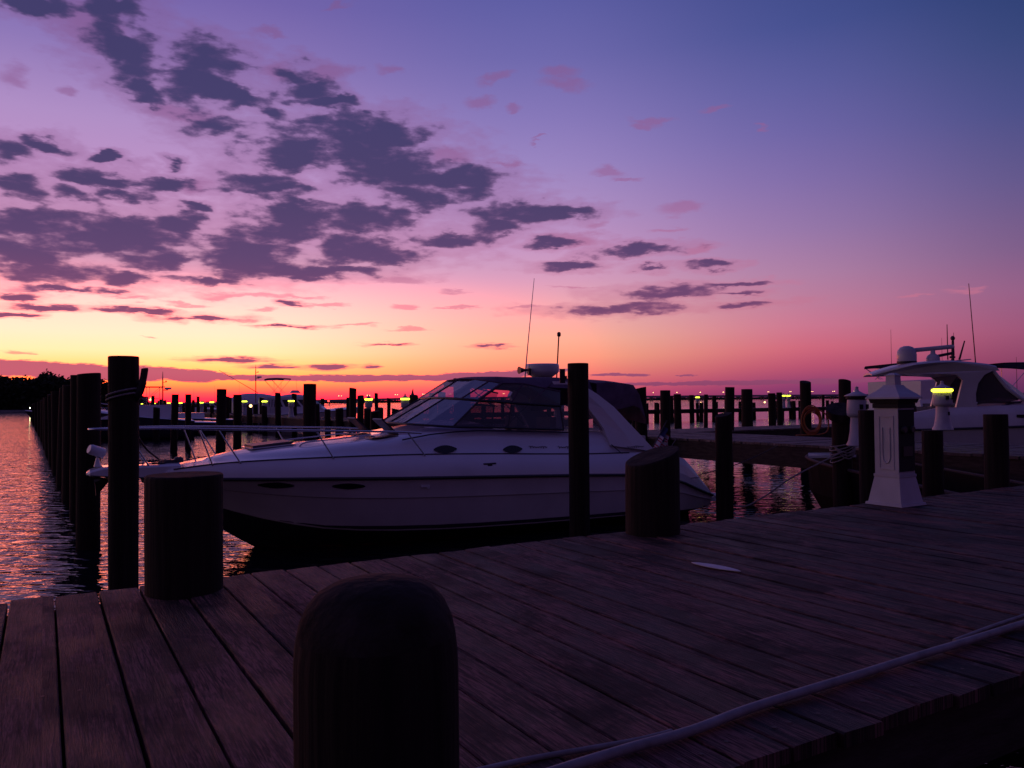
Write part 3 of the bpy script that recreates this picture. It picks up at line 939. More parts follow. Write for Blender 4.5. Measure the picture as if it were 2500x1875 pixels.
# more slip pilings, farther along the long pier
fr_ = random.Random(23)
for (a0_, b_0, b_1, st_) in ((14.0, 27, 126, 4.6), (6.0, 52, 120, 9.2), (17.5, 64, 126, 4.9), (26.5, 70, 125, 8.0)):
    b_ = b_0
    while b_ < b_1:
        piling('small dark piling far along the long pier', a0_ + fr_.uniform(-.3, .3), b_ + fr_.uniform(-.6, .6), fr_.uniform(.30, .46), fr_.choice((1.9, 2.1, 2.7, 3.0)) + fr_.uniform(-.15, .15), n=10, group='slip pilings far along the long pier', slant=(.2, 0))
        b_ += st_

# ------------------------------------------------------------------ power pedestals
def frustum(mb, z0, s0, z1, s1, n=4, mi=0, rot=math.pi / 4):
    vs = []
    for z, s in ((z0, s0), (z1, s1)):
        k = s / 2 * math.sqrt(2) if n == 4 else s / 2
        for j in range(n):
            an = rot + 2 * math.pi * j / n
            vs.append((k * math.cos(an), k * math.sin(an), z))
    fs = [tuple(reversed(range(n))), tuple(range(n, 2 * n))] + [(j, (j + 1) % n, n + (j + 1) % n, n + j) for j in range(n)]
    mb.add(vs, fs, False, mi)

def service_post():
    root = empty('service_post', W(6.88, 4.62, DECK + .004), DR)
    tag(root, 'tall white lighthouse-style service post with a dark side panel on the boardwalk edge', 'service post')
    b = MB(); frustum(b, 0, .375, .022, .365); frustum(b, .0225, .335, .26, .252); frustum(b, .2605, .262, .285, .262)
    b.build('base', 'post_white', root)
    s = MB(); frustum(s, .2855, .242, .90, .242)
    s.build('column', 'post_white', root)
    # framed panel on the -x face, dark recessed panel on the -y face
    f = MB()
    for (y, z, w, h) in ((-.085, .58, .012, .5), (.085, .58, .012, .5), (0, .824, .158, .012), (0, .336, .158, .012)):
        f.box((-.1235, y * .84, z), (.006, w * .84, h))
    for j in range(9):
        pass
    f.build('panel_frame', 'post_white', root)
    g = MB()
    pts = []
    for k in range(15):
        an = math.pi + math.pi * k / 14
        pts.append((-.1245, .038 * math.cos(an), .45 + .06 * math.sin(an)))
    g.tube([(-.1245, -.038, .72)] + pts + [(-.1245, .038, .72)], .005, 6)
    g.build('embossed_line', 'post_white', root)
    d = MB(); d.box((0, -.1245, .60), (.225, .009, .57))
    dp = d.build('outlet_panel', 'post_panel', root)
    k = MB()
    for x in (-.06, .06):
        MB().lathe([(.035, 0), (.035, .02), (.028, .028)], c=(x, -.129, .70), n=14, axis=Vector((0, -1, 0))).build('socket', 'rubber', dp)
    k.box((0, -.132, .5), (.14, .012, .09))
    k.build('meter', 'rubber', dp)
    h = MB(); frustum(h, .9005, .262, .945, .262); frustum(h, .9455, .285, .985, .31)
    h.build('dark_collar', 'post_panel', root)
    r = MB(); frustum(r, .9855, .35, 1.0, .35)
    prev = (1.0005, .345)
    for z, s_ in ((1.03, .29), (1.06, .215), (1.09, .155), (1.115, .12)):
        frustum(r, prev[0], prev[1], z, s_); prev = (z + .0004, s_)
    r.build('roof', 'post_white', root)
    c = MB(); frustum(c, 1.1158, .095, 1.20, .09); frustum(c, 1.2003, .105, 1.210, .105); frustum(c, 1.2105, .09, 1.228, .04)
    c.build('cupola', 'post_white', root)
service_post()

def pedestal_proto(lit=True, far=False):
    r = empty('lamp_post', (0, 0, 0))
    n = 8 if far else 16
    b = MB(); b.lathe([(.24, 0), (.235, .03), (.20, .10), (.165, .30), (.15, .52), (.145, .60)], n=n)
    b.build('base', 'post_white', r)
    h = MB(); h.lathe([(.15, .601), (.215, .64), (.225, .70), (.21, .96), (.205, .98)], n=n)
    h.build('head', 'post_white', r)
    if not far:
        s = MB()
        s.box((-.11, -.19, .83), (.07, .05, .10), Matrix.Rotation(R(-30), 3, 'Z')); s.box((.05, -.215, .83), (.07, .05, .10)); s.box((.0, -.155, .42), (.05, .03, .09))
        s.build('socket', 'post_panel', r)
    g = MB(); g.lathe([(.20, .9805), (.235, .995), (.24, 1.03), (.21, 1.055)], n=n)
    lm = g.build('lamp_band', ('lamp_far' if far else 'lamp_yellow') if lit else 'post_panel', r)
    t = MB(); t.lathe([(.265, 1.056), (.27, 1.068), (.14, 1.12), (.05, 1.17), (.035, 1.23), (.045, 1.25), (.0, 1.27)], n=n)
    t.build('roof', 'post_white', r)
    return r
pn = pedestal_proto(True); 
ax, bx = to_ab(at_depth(2301, 1000, 15.2))
pn.location = W(ax, bx, 0); pn.location.z = at_depth(2301, 1049, 15.2).z
pn.rotation_euler = (0, 0, DR)
pn.scale = (.78, .78, at_depth(2301, 955, 15.2).z / 1.0 and (at_depth(2301, 952, 15.2).z - at_depth(2301, 1049, 15.2).z) / 1.03)
tag(pn, 'small white lamp post glowing yellow under its roof, before the hardtop yacht', 'lamp post')
bulb = MB().lathe([(0.0, -.03), (.022, -.02), (.03, 0), (.022, .02), (0, .03)], c=at_depth(2299, 938, 17.5), n=10)
tag(bulb.build('cabin_light', 'lamp_bulb'), 'tiny white-green bulb shining inside the hardtop yacht', 'light')
# unlit neighbour
pu = pedestal_proto(False)
Yp = 13.6
pu.location = at_depth(2094, 1087, Yp)
hs_ = (at_depth(2094, 943, Yp).z - at_depth(2094, 1087, Yp).z) / 1.27
pu.scale = (hs_ * .95, hs_ * .95, hs_)
pu.rotation_euler = (0, 0, DR)
tag(pu, 'unlit white lamp post left of the tall service post', 'lamp post')

far_proto = pedestal_proto(True, far=True)
first = [True]
def far_lamp(px, py, Y, label, grp):
    if first[0]:
        o = far_proto; first[0] = False
    else:
        o = copy_tree(far_proto)
    p = at_depth(px, py, Y)
    o.location = (p.x, p.y, DECK)
    o.scale = (1, 1, (p.z - DECK) / 1.02)
    tag(o, label, 'lamp post', grp)
    return o
GL = 'lit lamp posts along the long pier'
def on_a(px, a):
    u = (px - 1250) / FPX
    b = a * (A.x - u * A.y) / (u * B.y - B.x)
    return W(a, b).y
for (px, py, a, lab) in ((1362, 969, 16.6, 'lit lamp post seen through the cockpit curtains of the white cruiser'), (989, 974, 16.4, 'lit lamp post on the pier, right one of the two left of the windshield'),
                         (900, 975, 16.4, 'lit lamp post on the pier, left one of the two beside the far cruiser bow'), (711, 979, 15.5, 'lit lamp post just left of the tall thick piling'),
                         (646, 980, 15.5, 'lit lamp post below the far mast'), (597, 980, 15.5, 'lit lamp post under the cream boat tent'),
                         (517, 982, 15.5, 'lit lamp post close left of the thick piling in the bow rail view'), (492, 983, 15.5, 'lit lamp post second left of the thick piling in the bow rail view'),
                         (441, 984, 15.5, 'lit lamp post between the two pilings under the tower boat'), (412, 984, 15.5, 'lit lamp post with a red glint beside it'), (376, 985, 15.5, 'far lit lamp post second from the hooked piling'), (346, 986, 15.5, 'faint far lamp post closest to the hooked piling')):
    far_lamp(px, py, on_a(px, a), lab, GL)
GX = 'lit lamp posts on the distant cross pier'
for (px, py, Y, lab) in ((1703, 970, 88, 'lone green-yellow lamp on the distant cross pier'), (1913, 966, 84, 'left lamp of the twin green-yellow lamps'), (1925, 966, 86, 'right lamp of the twin green-yellow lamps'), (1519, 972, 92, 'small green lamp just past the canvas of the cruiser')):
    far_lamp(px, py, Y, lab, GX)
# small far lights; the two orange cross-pier ones are reflections built as glowing spots
for (px, py, Y, s, mt_, lab) in ((367, 975, 140, .28, 'lamp_sodium', 'warm light above the far lamps near the hooked piling'), (1867, 982, 88, .10, 'lamp_sodium', 'dim orange reflection, built as a glowing spot, low on the distant cross pier'), (1711, 983, 88, .07, 'lamp_sodium', 'faint orange reflection, built as a glowing spot, beneath the lone green lamp'),
                             (73, 996, 250, .16, 'lamp_bulb', 'tiny white light on the wooded shore'), (802, 979, 900, 1.2, 'lamp_red', 'tiny red marker light at the start of the causeway'), (612, 991, 60, .12, 'lamp_sodium', 'dim orange cabin light behind the boat tent')):
    o = MB().lathe([(0, -s), (s * .7, -s * .7), (s, 0), (s * .7, s * .7), (0, s)], c=(0, 0, 0), n=8).build('light_or_glint', mt_)
    o.location = at_depth(px, py, Y)
    tag(o, lab, 'light')

# ------------------------------------------------------------------ the white cruiser
BA, BB = 6.0, 12.6
def cruiser():
    root = empty('motor_cruiser', W(BA, BB, 0), DR)
    tag(root, 'white express cruiser moored alongside with radar, canvas top and bow rail', 'boat')
    def P(a, y, z): return Vector((a - BA, y, z))      # y < 0 is the side facing the viewer
    keel = [(1.22, 1.09), (1.6, .84), (2.1, .48), (2.8, 0), (3.6, -.30), (4.6, -.42), (6, -.45), (8, -.42), (10.5, -.35), (10.95, -.2)]
    chb = [(1.22, .02), (1.6, .12), (2.1, .30), (2.8, .62), (3.6, .96), (4.6, 1.2), (6, 1.36), (8, 1.42), (10.5, 1.40), (10.95, 1.36)]
    chz = [(1.22, 1.095), (1.6, .93), (2.1, .73), (2.8, .50), (3.6, .33), (4.6, .24), (6, .19), (8, .16), (10.5, .14), (10.95, .16)]
    rhb = [(1.22, .06), (1.6, .46), (2.1, .82), (2.8, 1.14), (3.6, 1.37), (4.6, 1.5), (6, 1.58), (8, 1.6), (10.5, 1.52), (10.95, 1.48)]
    rz = [(1.22, 1.145), (1.6, 1.14), (2.1, 1.135), (2.8, 1.12), (3.6, 1.10), (4.6, 1.06), (6, 1.01), (8, .93), (9.2, .86), (9.7, .80), (10.2, .66), (10.6, .50), (10.95, .38)]
    aa = [1.22, 1.3, 1.4, 1.6, 1.85, 2.1, 2.45, 2.8, 3.2, 3.6, 4.1, 4.6, 5.3, 6, 7, 8, 8.8, 9.2, 9.7, 10.2, 10.6, 10.95]
    def T(tb, a): return sm_tab(tb, a)
    def hullsec(a, s):
        k, c, cz, rh, z = T(keel, a), T(chb, a), T(chz, a), T(rhb, a), T(rz, a)
        k = min(k, cz - .01)
        pts = [P(a, 0, k), P(a, s * c * .5, k + (cz - k) * .46), P(a, s * c, cz)]
        kn = .62
        flare = max(0, (3.8 - a) / 3) * .10
        pts += [P(a, s * (c + .02), cz + .012)]
        for t in (.25, .5, .62):
            pts.append(P(a, s * (c + .02 + (rh - c - .02) * (t - flare * 4 * t * (1 - t))), cz + (z - cz) * t))
        pts.append(P(a, s * (c + .04 + (rh - c - .02) * (.64 - flare)), cz + (z - cz) * .64))
        pts.append(P(a, s * (rh - .005 - (rh - c) * .14 * 1), cz + (z - cz) * .84))
        pts.append(P(a, s * rh, z))
        return pts
    hb = MB()
    for s in (1, -1):
        bot, top = [], []
        for a in aa:
            q = hullsec(a, s)
            bot.append(q[:3]); top.append(q[2:])
        if s < 0:
            bot = [list(reversed(x)) for x in bot]; top = [list(reversed(x)) for x in top]
        hb.loft(bot, smooth=True, mi=1)
        hb.loft([x[0:2] if s > 0 else x[-2:] for x in top], smooth=False)
        hb.loft([x[1:5] if s > 0 else x[-5:-1] for x in top], smooth=True)
        hb.loft([x[4:6] if s > 0 else x[-6:-4] for x in top], smooth=False)
        hb.loft([x[5:] if s > 0 else x[:-5] for x in top], smooth=True)
    # transom
    q1, q2 = hullsec(aa[-1], 1), hullsec(aa[-1], -1)
    hb.add(list(q1) + list(reversed(q2[1:])), [tuple(range(len(q1) + len(q2) - 1))])
    hull = hb.build('hull', ['hull_paint', 'antifoul'], root)
    # dark stripe above the chine, rub rail
    st = MB()
    for s in (1, -1):
        secs = []
        for a in [3.0, 3.6, 4.1, 4.6, 5.3, 6, 7, 8, 9, 10, 10.9]:
            c, cz, z, rh = T(chb, a), T(chz, a), T(rz, a), T(rhb, a)
            t0, t1 = .035, .035 + .07 * min(1, (a - 2.95) / 1.5 + .12)
            f = lambda t: P(a, s * (c + .024 + (rh - c - .02) * t), cz + (z - cz) * t)
            secs.append([f(t0), f(t1)])
        if s < 0: secs = [list(reversed(x)) for x in secs]
        st.loft(secs)
    st.build('boot_stripe', 'trim_dark', hull)
    rr = MB()
    for s in (1, -1):
        pts = [P(a, s * (T(rhb, a) + .008), T(rz, a) + .002) for a in aa]
        rr.tube(pts, .026, 6)
    rr.build('rub_rail', 'trim_dark', hull)
    tf = MB(); tf.lathe([(.03, 0), (.03, .02), (.02, .03)], c=P(5.05, -(T(rhb, 5.05) - .06), .90), n=10, axis=Vector((0, -1, 0)))
    tf.box(P(5.0, -(T(rhb, 5.0) - .045), .925), (.14, .05, .035))
    tf.build('hull_fitting', 'plastic_white', hull)
    # oval ports in the hull (facing side and far side)
    for s in (-1, 1):
        for ac in (2.86, 3.84):
            c, cz, rh, z = T(chb, ac), T(chz, ac), T(rhb, ac), T(rz, ac)
            pm = MB(); ring = []
            for k in range(24):
                an = 2 * math.pi * k / 24
                da, dz = .24 * math.cos(an), .045 * math.sin(an) * (1 - .25 * abs(math.cos(an)))
                a = ac + da
                c, cz, rh, z = T(chb, a), T(chz, a), T(rhb, a), T(rz, a)
                t = .86 + dz / (z - cz)
                fl = max(0, (3.8 - a) / 3) * .10
                yb = rh - .005 - (rh - c) * .14 if t > .84 else (c + .04 + (rh - c - .02) * (.64 - fl))
                y0, y1 = c + .04 + (rh - c - .02) * (.64 - fl), rh - .005 - (rh - c) * .14
                y = y0 + (y1 - y0) * (t - .64) / .2 if t < .84 else y1 + (rh - y1) * (t - .84) / .16
                ring.append(P(a, s * (y + .012), cz + (z - cz) * t))
            cen = sum(ring, Vector()) / len(ring)
            pm.add([cen] + ring, [(0, 1 + (k + 1) % 24, 1 + k) if s > 0 else (0, 1 + k, 1 + (k + 1) % 24) for k in range(24)])
            pm.build('hull_port', 'black_glass', hull)
    # ---- deck moulding
    crz = [(1.22, 1.20), (1.6, 1.27), (2.1, 1.345), (2.8, 1.385), (3.6, 1.40), (4.6, 1.40), (6, 1.365), (8, 1.28), (9.0, 1.26), (9.7, 1.24), (10.3, 1.09), (10.66, .72), (10.95, .42)]
    cin = [(1.22, .0), (1.6, .05), (2.1, .09), (2.8, .13), (4, .17), (9, .16), (10.3, .10), (10.95, .02)]
    shw = [(2.05, .10), (2.3, .42), (2.8, .78), (3.6, 1.02), (4.6, 1.18), (6, 1.24), (8, 1.27), (9.3, 1.28)]
    shz = [(2.05, 1.37), (2.3, 1.42), (2.8, 1.47), (3.6, 1.52), (4.6, 1.61), (5.2, 1.70), (6, 1.74), (7, 1.70), (8, 1.655), (9.3, 1.62)]
    cz_ = [(1.22, 1.24), (2.05, 1.385), (2.4, 1.46), (2.74, 1.515), (3.43, 1.575), (4.3, 1.625), (4.85, 1.68), (5.2, 1.78), (5.6, 1.86), (6, 1.88), (7, 1.86), (9.3, 1.7)]
    dk = MB()
    def decksec(a, s):
        rh, z = T(rhb, a), T(rz, a)
        c_in, c_z = T(cin, a), T(crz, a)
        w = max(rh - c_in, .005)
        pts = [P(a, s * rh, z), P(a, s * (rh - .012), z + (c_z - z) * .35), P(a, s * (rh - c_in * .45), z + (c_z - z) * .72), P(a, s * w, c_z)]
        if a < 2.06:
            zc = T(cz_, a) if a > 1.3 else c_z + .005
            pts += [P(a, s * w * .9, c_z + .004), P(a, s * w * .8, c_z + .006), P(a, s * w * .5, c_z + .01), P(a, s * w * .25, c_z + .015), P(a, 0, c_z + .02)]
        else:
            sw_, sz = min(T(shw, a), w - .05), T(shz, a)
            zc = T(cz_, a)
            pts += [P(a, s * (w - .03), c_z + .004), P(a, s * (sw_ + .05), c_z + (sz - c_z) * .55), P(a, s * (sw_ - .06), sz), P(a, s * sw_ * .5, zc - (zc - sz) * .35), P(a, 0, zc)]
        return pts
    da_ = [1.22, 1.3, 1.4, 1.6, 1.85, 2.05, 2.12, 2.25, 2.45, 2.8, 3.2, 3.6, 4.1, 4.6, 4.9, 5.2, 5.6, 6, 6.4]
    for s in (1, -1):
        secs = [decksec(a, s) for a in da_]
        if s < 0: secs = [list(reversed(x)) for x in secs]
        if s > 0:
            dk.loft([x[:4] for x in secs]); dk.loft([x[3:] for x in secs])
        else:
            dk.loft([x[-4:] for x in secs]); dk.loft([x[:-3] for x in secs])
        # side decks and coamings around the open cockpit
        sa = [6.4, 7, 7.6, 8, 8.6, 9.0, 9.35, 9.7]
        secs = []
        for a in sa:
            q = decksec(min(a, 9.3), s)
            q = [Vector((a - BA, p.y, p.z)) for p in decksec(a, s)[:4]] + [Vector((a - BA, p.y, p.z - .35 * max(0, (a - 8.8)))) for p in q[4:7]]
            inn = q[6]
            q = q + [Vector((a - BA, inn.y - s * .10, inn.z - .03)), Vector((a - BA, inn.y - s * .12, .85))]
            secs.append(q)
        if s < 0: secs = [list(reversed(x)) for x in secs]
        if s > 0:
            dk.loft([x[:4] for x in secs]); dk.loft([x[3:] for x in secs])
        else:
            dk.loft([x[-4:] for x in secs]); dk.loft([x[:-3] for x in secs])
        # quarter panel sloping down to the platform
        sa = [9.7, 10.0, 10.3, 10.5, 10.7, 10.95]
        secs = []
        for a in sa:
            q = decksec(a, s)[:4]
            q.append(q[3] + Vector((0, -s * .16, -.01)))
            q.append(Vector((q[4].x, q[4].y, min(.5, T(crz, a) - .02))))
            secs.append(q)
        if s < 0: secs = [list(reversed(x)) for x in secs]
        dk.loft(secs, smooth=False)
    # cockpit sole, bulkhead, transom seat back
    dk.box((P(8.2, 0, .80)), (3.8, 2.5, .05))
    dk.box(P(6.42, 0, 1.25), (.06, 2.4, .9))
    dk.box(P(9.95, 0, .95), (.5, 2.6, .55))
    deck = dk.build('deck', 'gelcoat', root)
    # moulded crease trim
    cr = MB()
    for s in (-1, 1):
        cr.tube([P(a, s * (T(rhb, a) - T(cin, a) + .004), T(crz, a) + .004) for a in [1.6, 1.85, 2.1, 2.45, 2.8, 3.2, 3.6, 4.1, 4.6, 5.3, 6, 7, 8, 9.0]], .011, 5)
        cr.tube([P(8.62, s * 1.40, 1.42), P(8.9, s * 1.43, 1.20), P(9.1, s * 1.52, 1.10), P(9.25, s * 1.56, .90)], .009, 5)
    cr.build('crease_trim', 'trim_dark', deck)
    # cabin side ports (almond shaped)
    def side_y(a, z):
        q = decksec(a, -1)[3:7]
        for p0, p1 in zip(q, q[1:]):
            if min(p0.z, p1.z) <= z <= max(p0.z, p1.z) + 1e-6:
                t = (z - p0.z) / (p1.z - p0.z + 1e-9)
                return -(p0.y + (p1.y - p0.y) * t)
        return -q[0].y
    for s in (-1, 1):
        for ac, hw in ((5.42, .20), (6.62, .185)):
            ring = []
            zc = T(crz, ac) + .075
            for k in range(28):
                an = 2 * math.pi * k / 28
                a = ac + hw * math.cos(an)
                z = zc + .062 * math.sin(an) * (1 - .45 * abs(math.cos(an)) ** 2)
                z = max(z, T(crz, a) + .008)
                ring.append(P(a, s * (side_y(a, z) + .014), z))
            cen = sum(ring, Vector()) / 28
            MB().add([cen] + ring, [(0, 1 + (k + 1) % 28, 1 + k) if s > 0 else (0, 1 + k, 1 + (k + 1) % 28) for k in range(28)]).build('cabin_port', 'black_glass', deck)
    # dark grab line along the windows
    MB().tube([P(a, -(T(shw, a) + .02), T(shz, a) - .01) for a in (4.75, 5.2, 5.6, 6, 6.6, 7.2, 7.84)], .012, 6).build('grab_rail', 'trim_dark', root)
    MB().tube([P(a, (T(shw, a) + .02), T(shz, a) - .01) for a in (4.75, 5.2, 5.6, 6, 6.6, 7.2, 7.84)], .012, 6).build('grab_rail', 'trim_dark', root)
    # foredeck hatches
    def top_z(a, y):
        q = decksec(a, 1)[5:]
        for p0, p1 in zip(q, q[1:]):
            if p1.y <= abs(y) <= p0.y:
                return p0.z + (p1.z - p0.z) * ((p0.y - abs(y)) / (p0.y - p1.y + 1e-9))
        return q[0].z
    h1 = MB(); z0, z1 = top_z(2.72, .15), top_z(3.32, .15)
    h1.slab([P(2.72, -.30, z0 + .02), P(3.32, -.30, z1 + .02), P(3.32, .30, z1 + .02), P(2.72, .30, z0 + .02)], (0, 0, .035))
    hh = h1.build('deck_hatch', 'smoked_acrylic', root)
    MB().slab([P(2.68, -.34, z0 + .005), P(3.36, -.34, z1 + .005), P(3.36, .34, z1 + .005), P(2.68, .34, z0 + .005)], (0, 0, .014)).build('hatch_frame', 'gelcoat', hh)
    # sun pad rails
    sp = MB()
    for y in (-.55, .55):
        sp.tube(smooth_path([P(3.35, y, top_z(3.35, y)), P(3.45, y, top_z(3.45, y) + .05), P(3.9, y, top_z(3.9, y) + .055), P(4.4, y, top_z(4.4, y) + .055), P(4.62, y, top_z(4.62, y))], 4), .011, 6)
    sp.build('hand_rail', 'steel', root)
    # open skylight hatches
    for y, nm in ((-.62, 0), (.62, 0)):
        z = top_z(4.55, y)
        o = MB().slab([P(4.42, y - .2, z + .012), P(4.85, y - .2, z + .03), P(4.85, y + .2, z + .03), P(4.42, y + .2, z + .012)], (0, 0, .012)).build('skylight', 'smoked_acrylic', root)
        MB().slab([P(4.84, y - .2, z + .045), P(4.84, y + .2, z + .045), P(4.56, y + .2, z + .30), P(4.56, y - .2, z + .30)], (.018, 0, .018)).build('lid', 'trim_dark', o)
    # pulpit
    pu_ = MB()
    secs = []
    for a, w, zb, zt in ((.52, .10, 1.235, 1.255), (.56, .17, 1.21, 1.29), (.72, .22, 1.195, 1.335), (1.0, .25, 1.175, 1.345), (1.3, .30, 1.15, 1.34), (1.7, .36, 1.16, 1.345)):
        secs.append([P(a, -w, zt - .03), P(a, -w + .04, zt), P(a, w - .04, zt), P(a, w, zt - .03), P(a, w, zb + .02), P(a, w - .05, zb), P(a, -w + .05, zb), P(a, -w, zb + .02)])
    pu_.loft(secs, smooth=False, closed=True, caps=True)
    pul = pu_.build('pulpit', 'gelcoat', root)
    # anchor under the pulpit and its chain
    an_ = MB()
    an_.tube([P(.60, 0, 1.20), P(.80, 0, 1.13), P(1.15, 0, 1.09)], .018, 6)
    an_.slab([P(.62, -.15, 1.13), P(.84, -.02, 1.19), P(.84, .02, 1.19), P(.62, .15, 1.13), P(.64, .05, .93), P(.64, -.05, .93)], (.02, 0, .008))
    an_.build('anchor', 'rubber', pul)
    ch = MB()
    pts = smooth_path([P(.86, .05, 1.36), P(.92, .06, 1.40), P(1.15, .05, 1.395), P(1.4, .03, 1.39), P(1.62, .0, 1.385)], 6)
    for i in range(len(pts) - 1):
        ch.tube([pts[i], pts[i].lerp(pts[i + 1], .8)], .013 if i % 2 else .009, 5)
    ch.build('anchor_chain', 'rubber', pul)
    wl = MB()
    wl.lathe([(.07, 0), (.07, .05), (.05, .075), (.02, .08)], c=P(1.72, 0, 1.345), n=14); wl.box(P(1.56, 0, 1.365), (.22, .14, .05))
    wl.box(P(1.42, -.24, 1.36), (.18, .035, .028)); wl.box(P(1.42, .24, 1.36), (.18, .035, .028))
    wl.build('windlass', 'trim_dark', pul)
    # search light
    sl = MB()
    sl.tube([P(.66, 0, 1.335), P(.66, 0, 1.46)], [.05, .018], 8)
    sl.tube([P(.66, .02, 1.44), P(.64, .02, 1.52)], .012, 6)
    sl.lathe([(.05, -.11), (.07, -.10), (.072, .08), (.06, .11)], c=P(.65, 0, 1.55), n=16, axis=Vector((-.9, -.3, .35)).normalized())
    sl.build('search_light', 'plastic_white', pul)
    # bow rail
    zr = [(.55, 1.86), (1.4, 1.865), (2.5, 1.83), (3.6, 1.79), (4.6, 1.75), (5.0, 1.72)]
    rail = MB()
    def rw(a): return lerp_tab([(.55, .10), (.8, .20), (1.4, .50), (2.2, .88), (3, 1.10), (4, 1.28), (5.0, 1.36)], a)
    pth = []
    for a in (5.0, 4.6, 4, 3.4, 2.8, 2.2, 1.6, 1.1, .8, .62): pth.append(P(a, -rw(a), lerp_tab(zr, a)))
    pth.append(P(.55, 0, 1.86))
    for a in (.62, .8, 1.1, 1.6, 2.2, 2.8, 3.4, 4, 4.6, 5.0): pth.append(P(a, rw(a), lerp_tab(zr, a)))
    rail.tube(smooth_path(pth, 4), .0155, 8)
    rl = rail.build('bow_rail', 'steel', root)
    for s in (-1, 1):
        for a0, a1 in ((.98, 1.36), (1.12, .85), (1.88, 2.07), (2.12, 2.42), (3.42, 3.66), (4.78, 5.05)):
            rh = T(rhb, a1)
            zb = T(crz, a1) - .02 if a1 > 1.3 else 1.33
            yb = (rh - T(cin, a1) * .8) if a1 > 1.5 else .26
            MB().tube([P(a0, s * rw(a0), lerp_tab(zr, a0)), P(a1, s * yb, zb)], .011, 6).build('stanchion', 'steel', rl)
    # cleats on the foredeck
    for a in (1.5, 6.1, 9.2):
        for s in (-1, 1):
            zz, yy = T(crz, a) + .01, T(rhb, a) - T(cin, a) - .03
            if a > 5: yy, zz = T(rhb, a) - .05, T(rz, a) + .17
            c = MB(); c.tube([P(a - .11, s * yy, zz + .035), P(a + .11, s * yy, zz + .035)], .014, 6); c.box(P(a, s * yy, zz + .01), (.08, .03, .05))
            c.build('cleat', 'trim_dark', root)
    # ---- windshield
    wf = [P(5.02, 0, 1.86), P(5.05, .55, 1.85), P(5.22, 1.0, 1.83), P(5.6, 1.24, 1.80)]         # base, centre to side
    wt = [P(5.80, 0, 2.27), P(5.82, .50, 2.26), P(5.95, .88, 2.24), P(6.15, 1.10, 2.215)]
    gl = MB()
    for s in (1, -1):
        lo = [Vector((p.x, p.y * s, p.z)) for p in wf] + [P(6.6, s * 1.26, 1.76), P(7.7, s * 1.27, 1.70)]
        hi = [Vector((p.x, p.y * s, p.z)) for p in wt] + [P(6.75, s * 1.14, 2.17), P(7.7, s * 1.17, 2.11)]
        gl.loft([lo, hi] if s > 0 else [hi, lo], smooth=False)
    glo = gl.build('windshield', 'dark_glass', root)
    fr = MB()
    for s in (1, -1):
        lo = [Vector((p.x, p.y * s, p.z)) for p in wf] + [P(6.6, s * 1.26, 1.76), P(7.7, s * 1.27, 1.70)]
        hi = [Vector((p.x, p.y * s, p.z)) for p in wt] + [P(6.75, s * 1.14, 2.17), P(7.7, s * 1.17, 2.11)]
        fr.tube(hi, .024, 6); fr.tube(lo, .020, 6)
        for k in (1, 3, 4, 5): fr.tube([lo[k], hi[k]], .016, 6)
    fr.tube([wf[0], wt[0]], .016, 6)
    fr.build('windshield_frame', 'trim_dark', glo)
    # ---- canvas enclosure: clear curtains + bimini
    ctop = [P(6.35, 0, 2.60), P(6.38, .55, 2.58), P(6.45, .90, 2.54), P(6.62, 1.04, 2.50)]
    cv = MB()
    for s in (1, -1):
        lo = [Vector((p.x, p.y * s, p.z + .02)) for p in wt] + [P(6.75, s * 1.14, 2.19), P(7.7, s * 1.17, 2.13)]
        hi = [Vector((p.x, p.y * s, p.z)) for p in ctop] + [P(7.0, s * 1.08, 2.50), P(7.75, s * 1.10, 2.36)]
        cv.loft([lo, hi] if s > 0 else [hi, lo], smooth=False)
        # aft side curtain down to the coaming
        lo = [P(7.7, s * 1.27, 1.70), P(8.2, s * 1.27, 1.68), P(8.55, s * 1.27, 1.66)]
        mi_ = [P(7.7, s * 1.18, 2.12), P(7.95, s * 1.18, 2.14), P(8.2, s * 1.20, 2.14)]
        cv.loft([lo, mi_] if s > 0 else [mi_, lo], smooth=False)
    cvo = cv.build('clear_curtains', 'clear_vinyl', root)
    sm = MB()
    for s in (1, -1):
        hi = [Vector((p.x, p.y * s, p.z)) for p in ctop] + [P(7.0, s * 1.08, 2.50), P(7.75, s * 1.10, 2.36)]
        lo = [Vector((p.x, p.y * s, p.z + .02)) for p in wt] + [P(6.75, s * 1.14, 2.19), P(7.7, s * 1.17, 2.13)]
        sm.tube(hi, .016, 5)
        for k in (0, 2, 3, 4): sm.tube([lo[k], hi[k]], .015 if k != 3 else .024, 5)
        sm.tube([P(6.6, s * 1.2, 1.78), P(6.85, s * 1.16, 1.98), P(7.3, s * 1.12, 2.3), P(7.6, s * 1.08, 2.52)], .011, 5)
        sm.tube([P(6.62, s * 1.10, 2.18), P(6.95, s * 1.2, 1.80)], .010, 5)
        sm.tube([P(7.05, s * 1.06, 2.5), P(7.55, s * 1.10, 2.16), P(7.75, s * 1.15, 2.1)], .011, 5)
    sm.build('curtain_seams', 'canvas', cvo)
    bm_ = MB()
    secs = []
    for a, z, w, dz in ((6.30, 2.595, .92, .09), (6.5, 2.635, 1.0, .10), (6.8, 2.64, 1.05, .12), (7.2, 2.63, 1.08, .15), (7.6, 2.64, 1.10, .18), (8.0, 2.64, 1.12, .20), (8.4, 2.62, 1.13, .30), (8.5, 2.60, 1.13, .34)):
        sec = []
        for k in range(-6, 7):
            t = k / 6
            y = w * t
            zz = z - dz * .30 * t * t - (dz * .7 if abs(t) == 1 else 0) - (.03 * abs(t) ** 6)
            if abs(t) == 1: y = w * t * 1.0
            sec.append(P(a + (.18 * t * t if a < 6.6 else 0), y, zz))
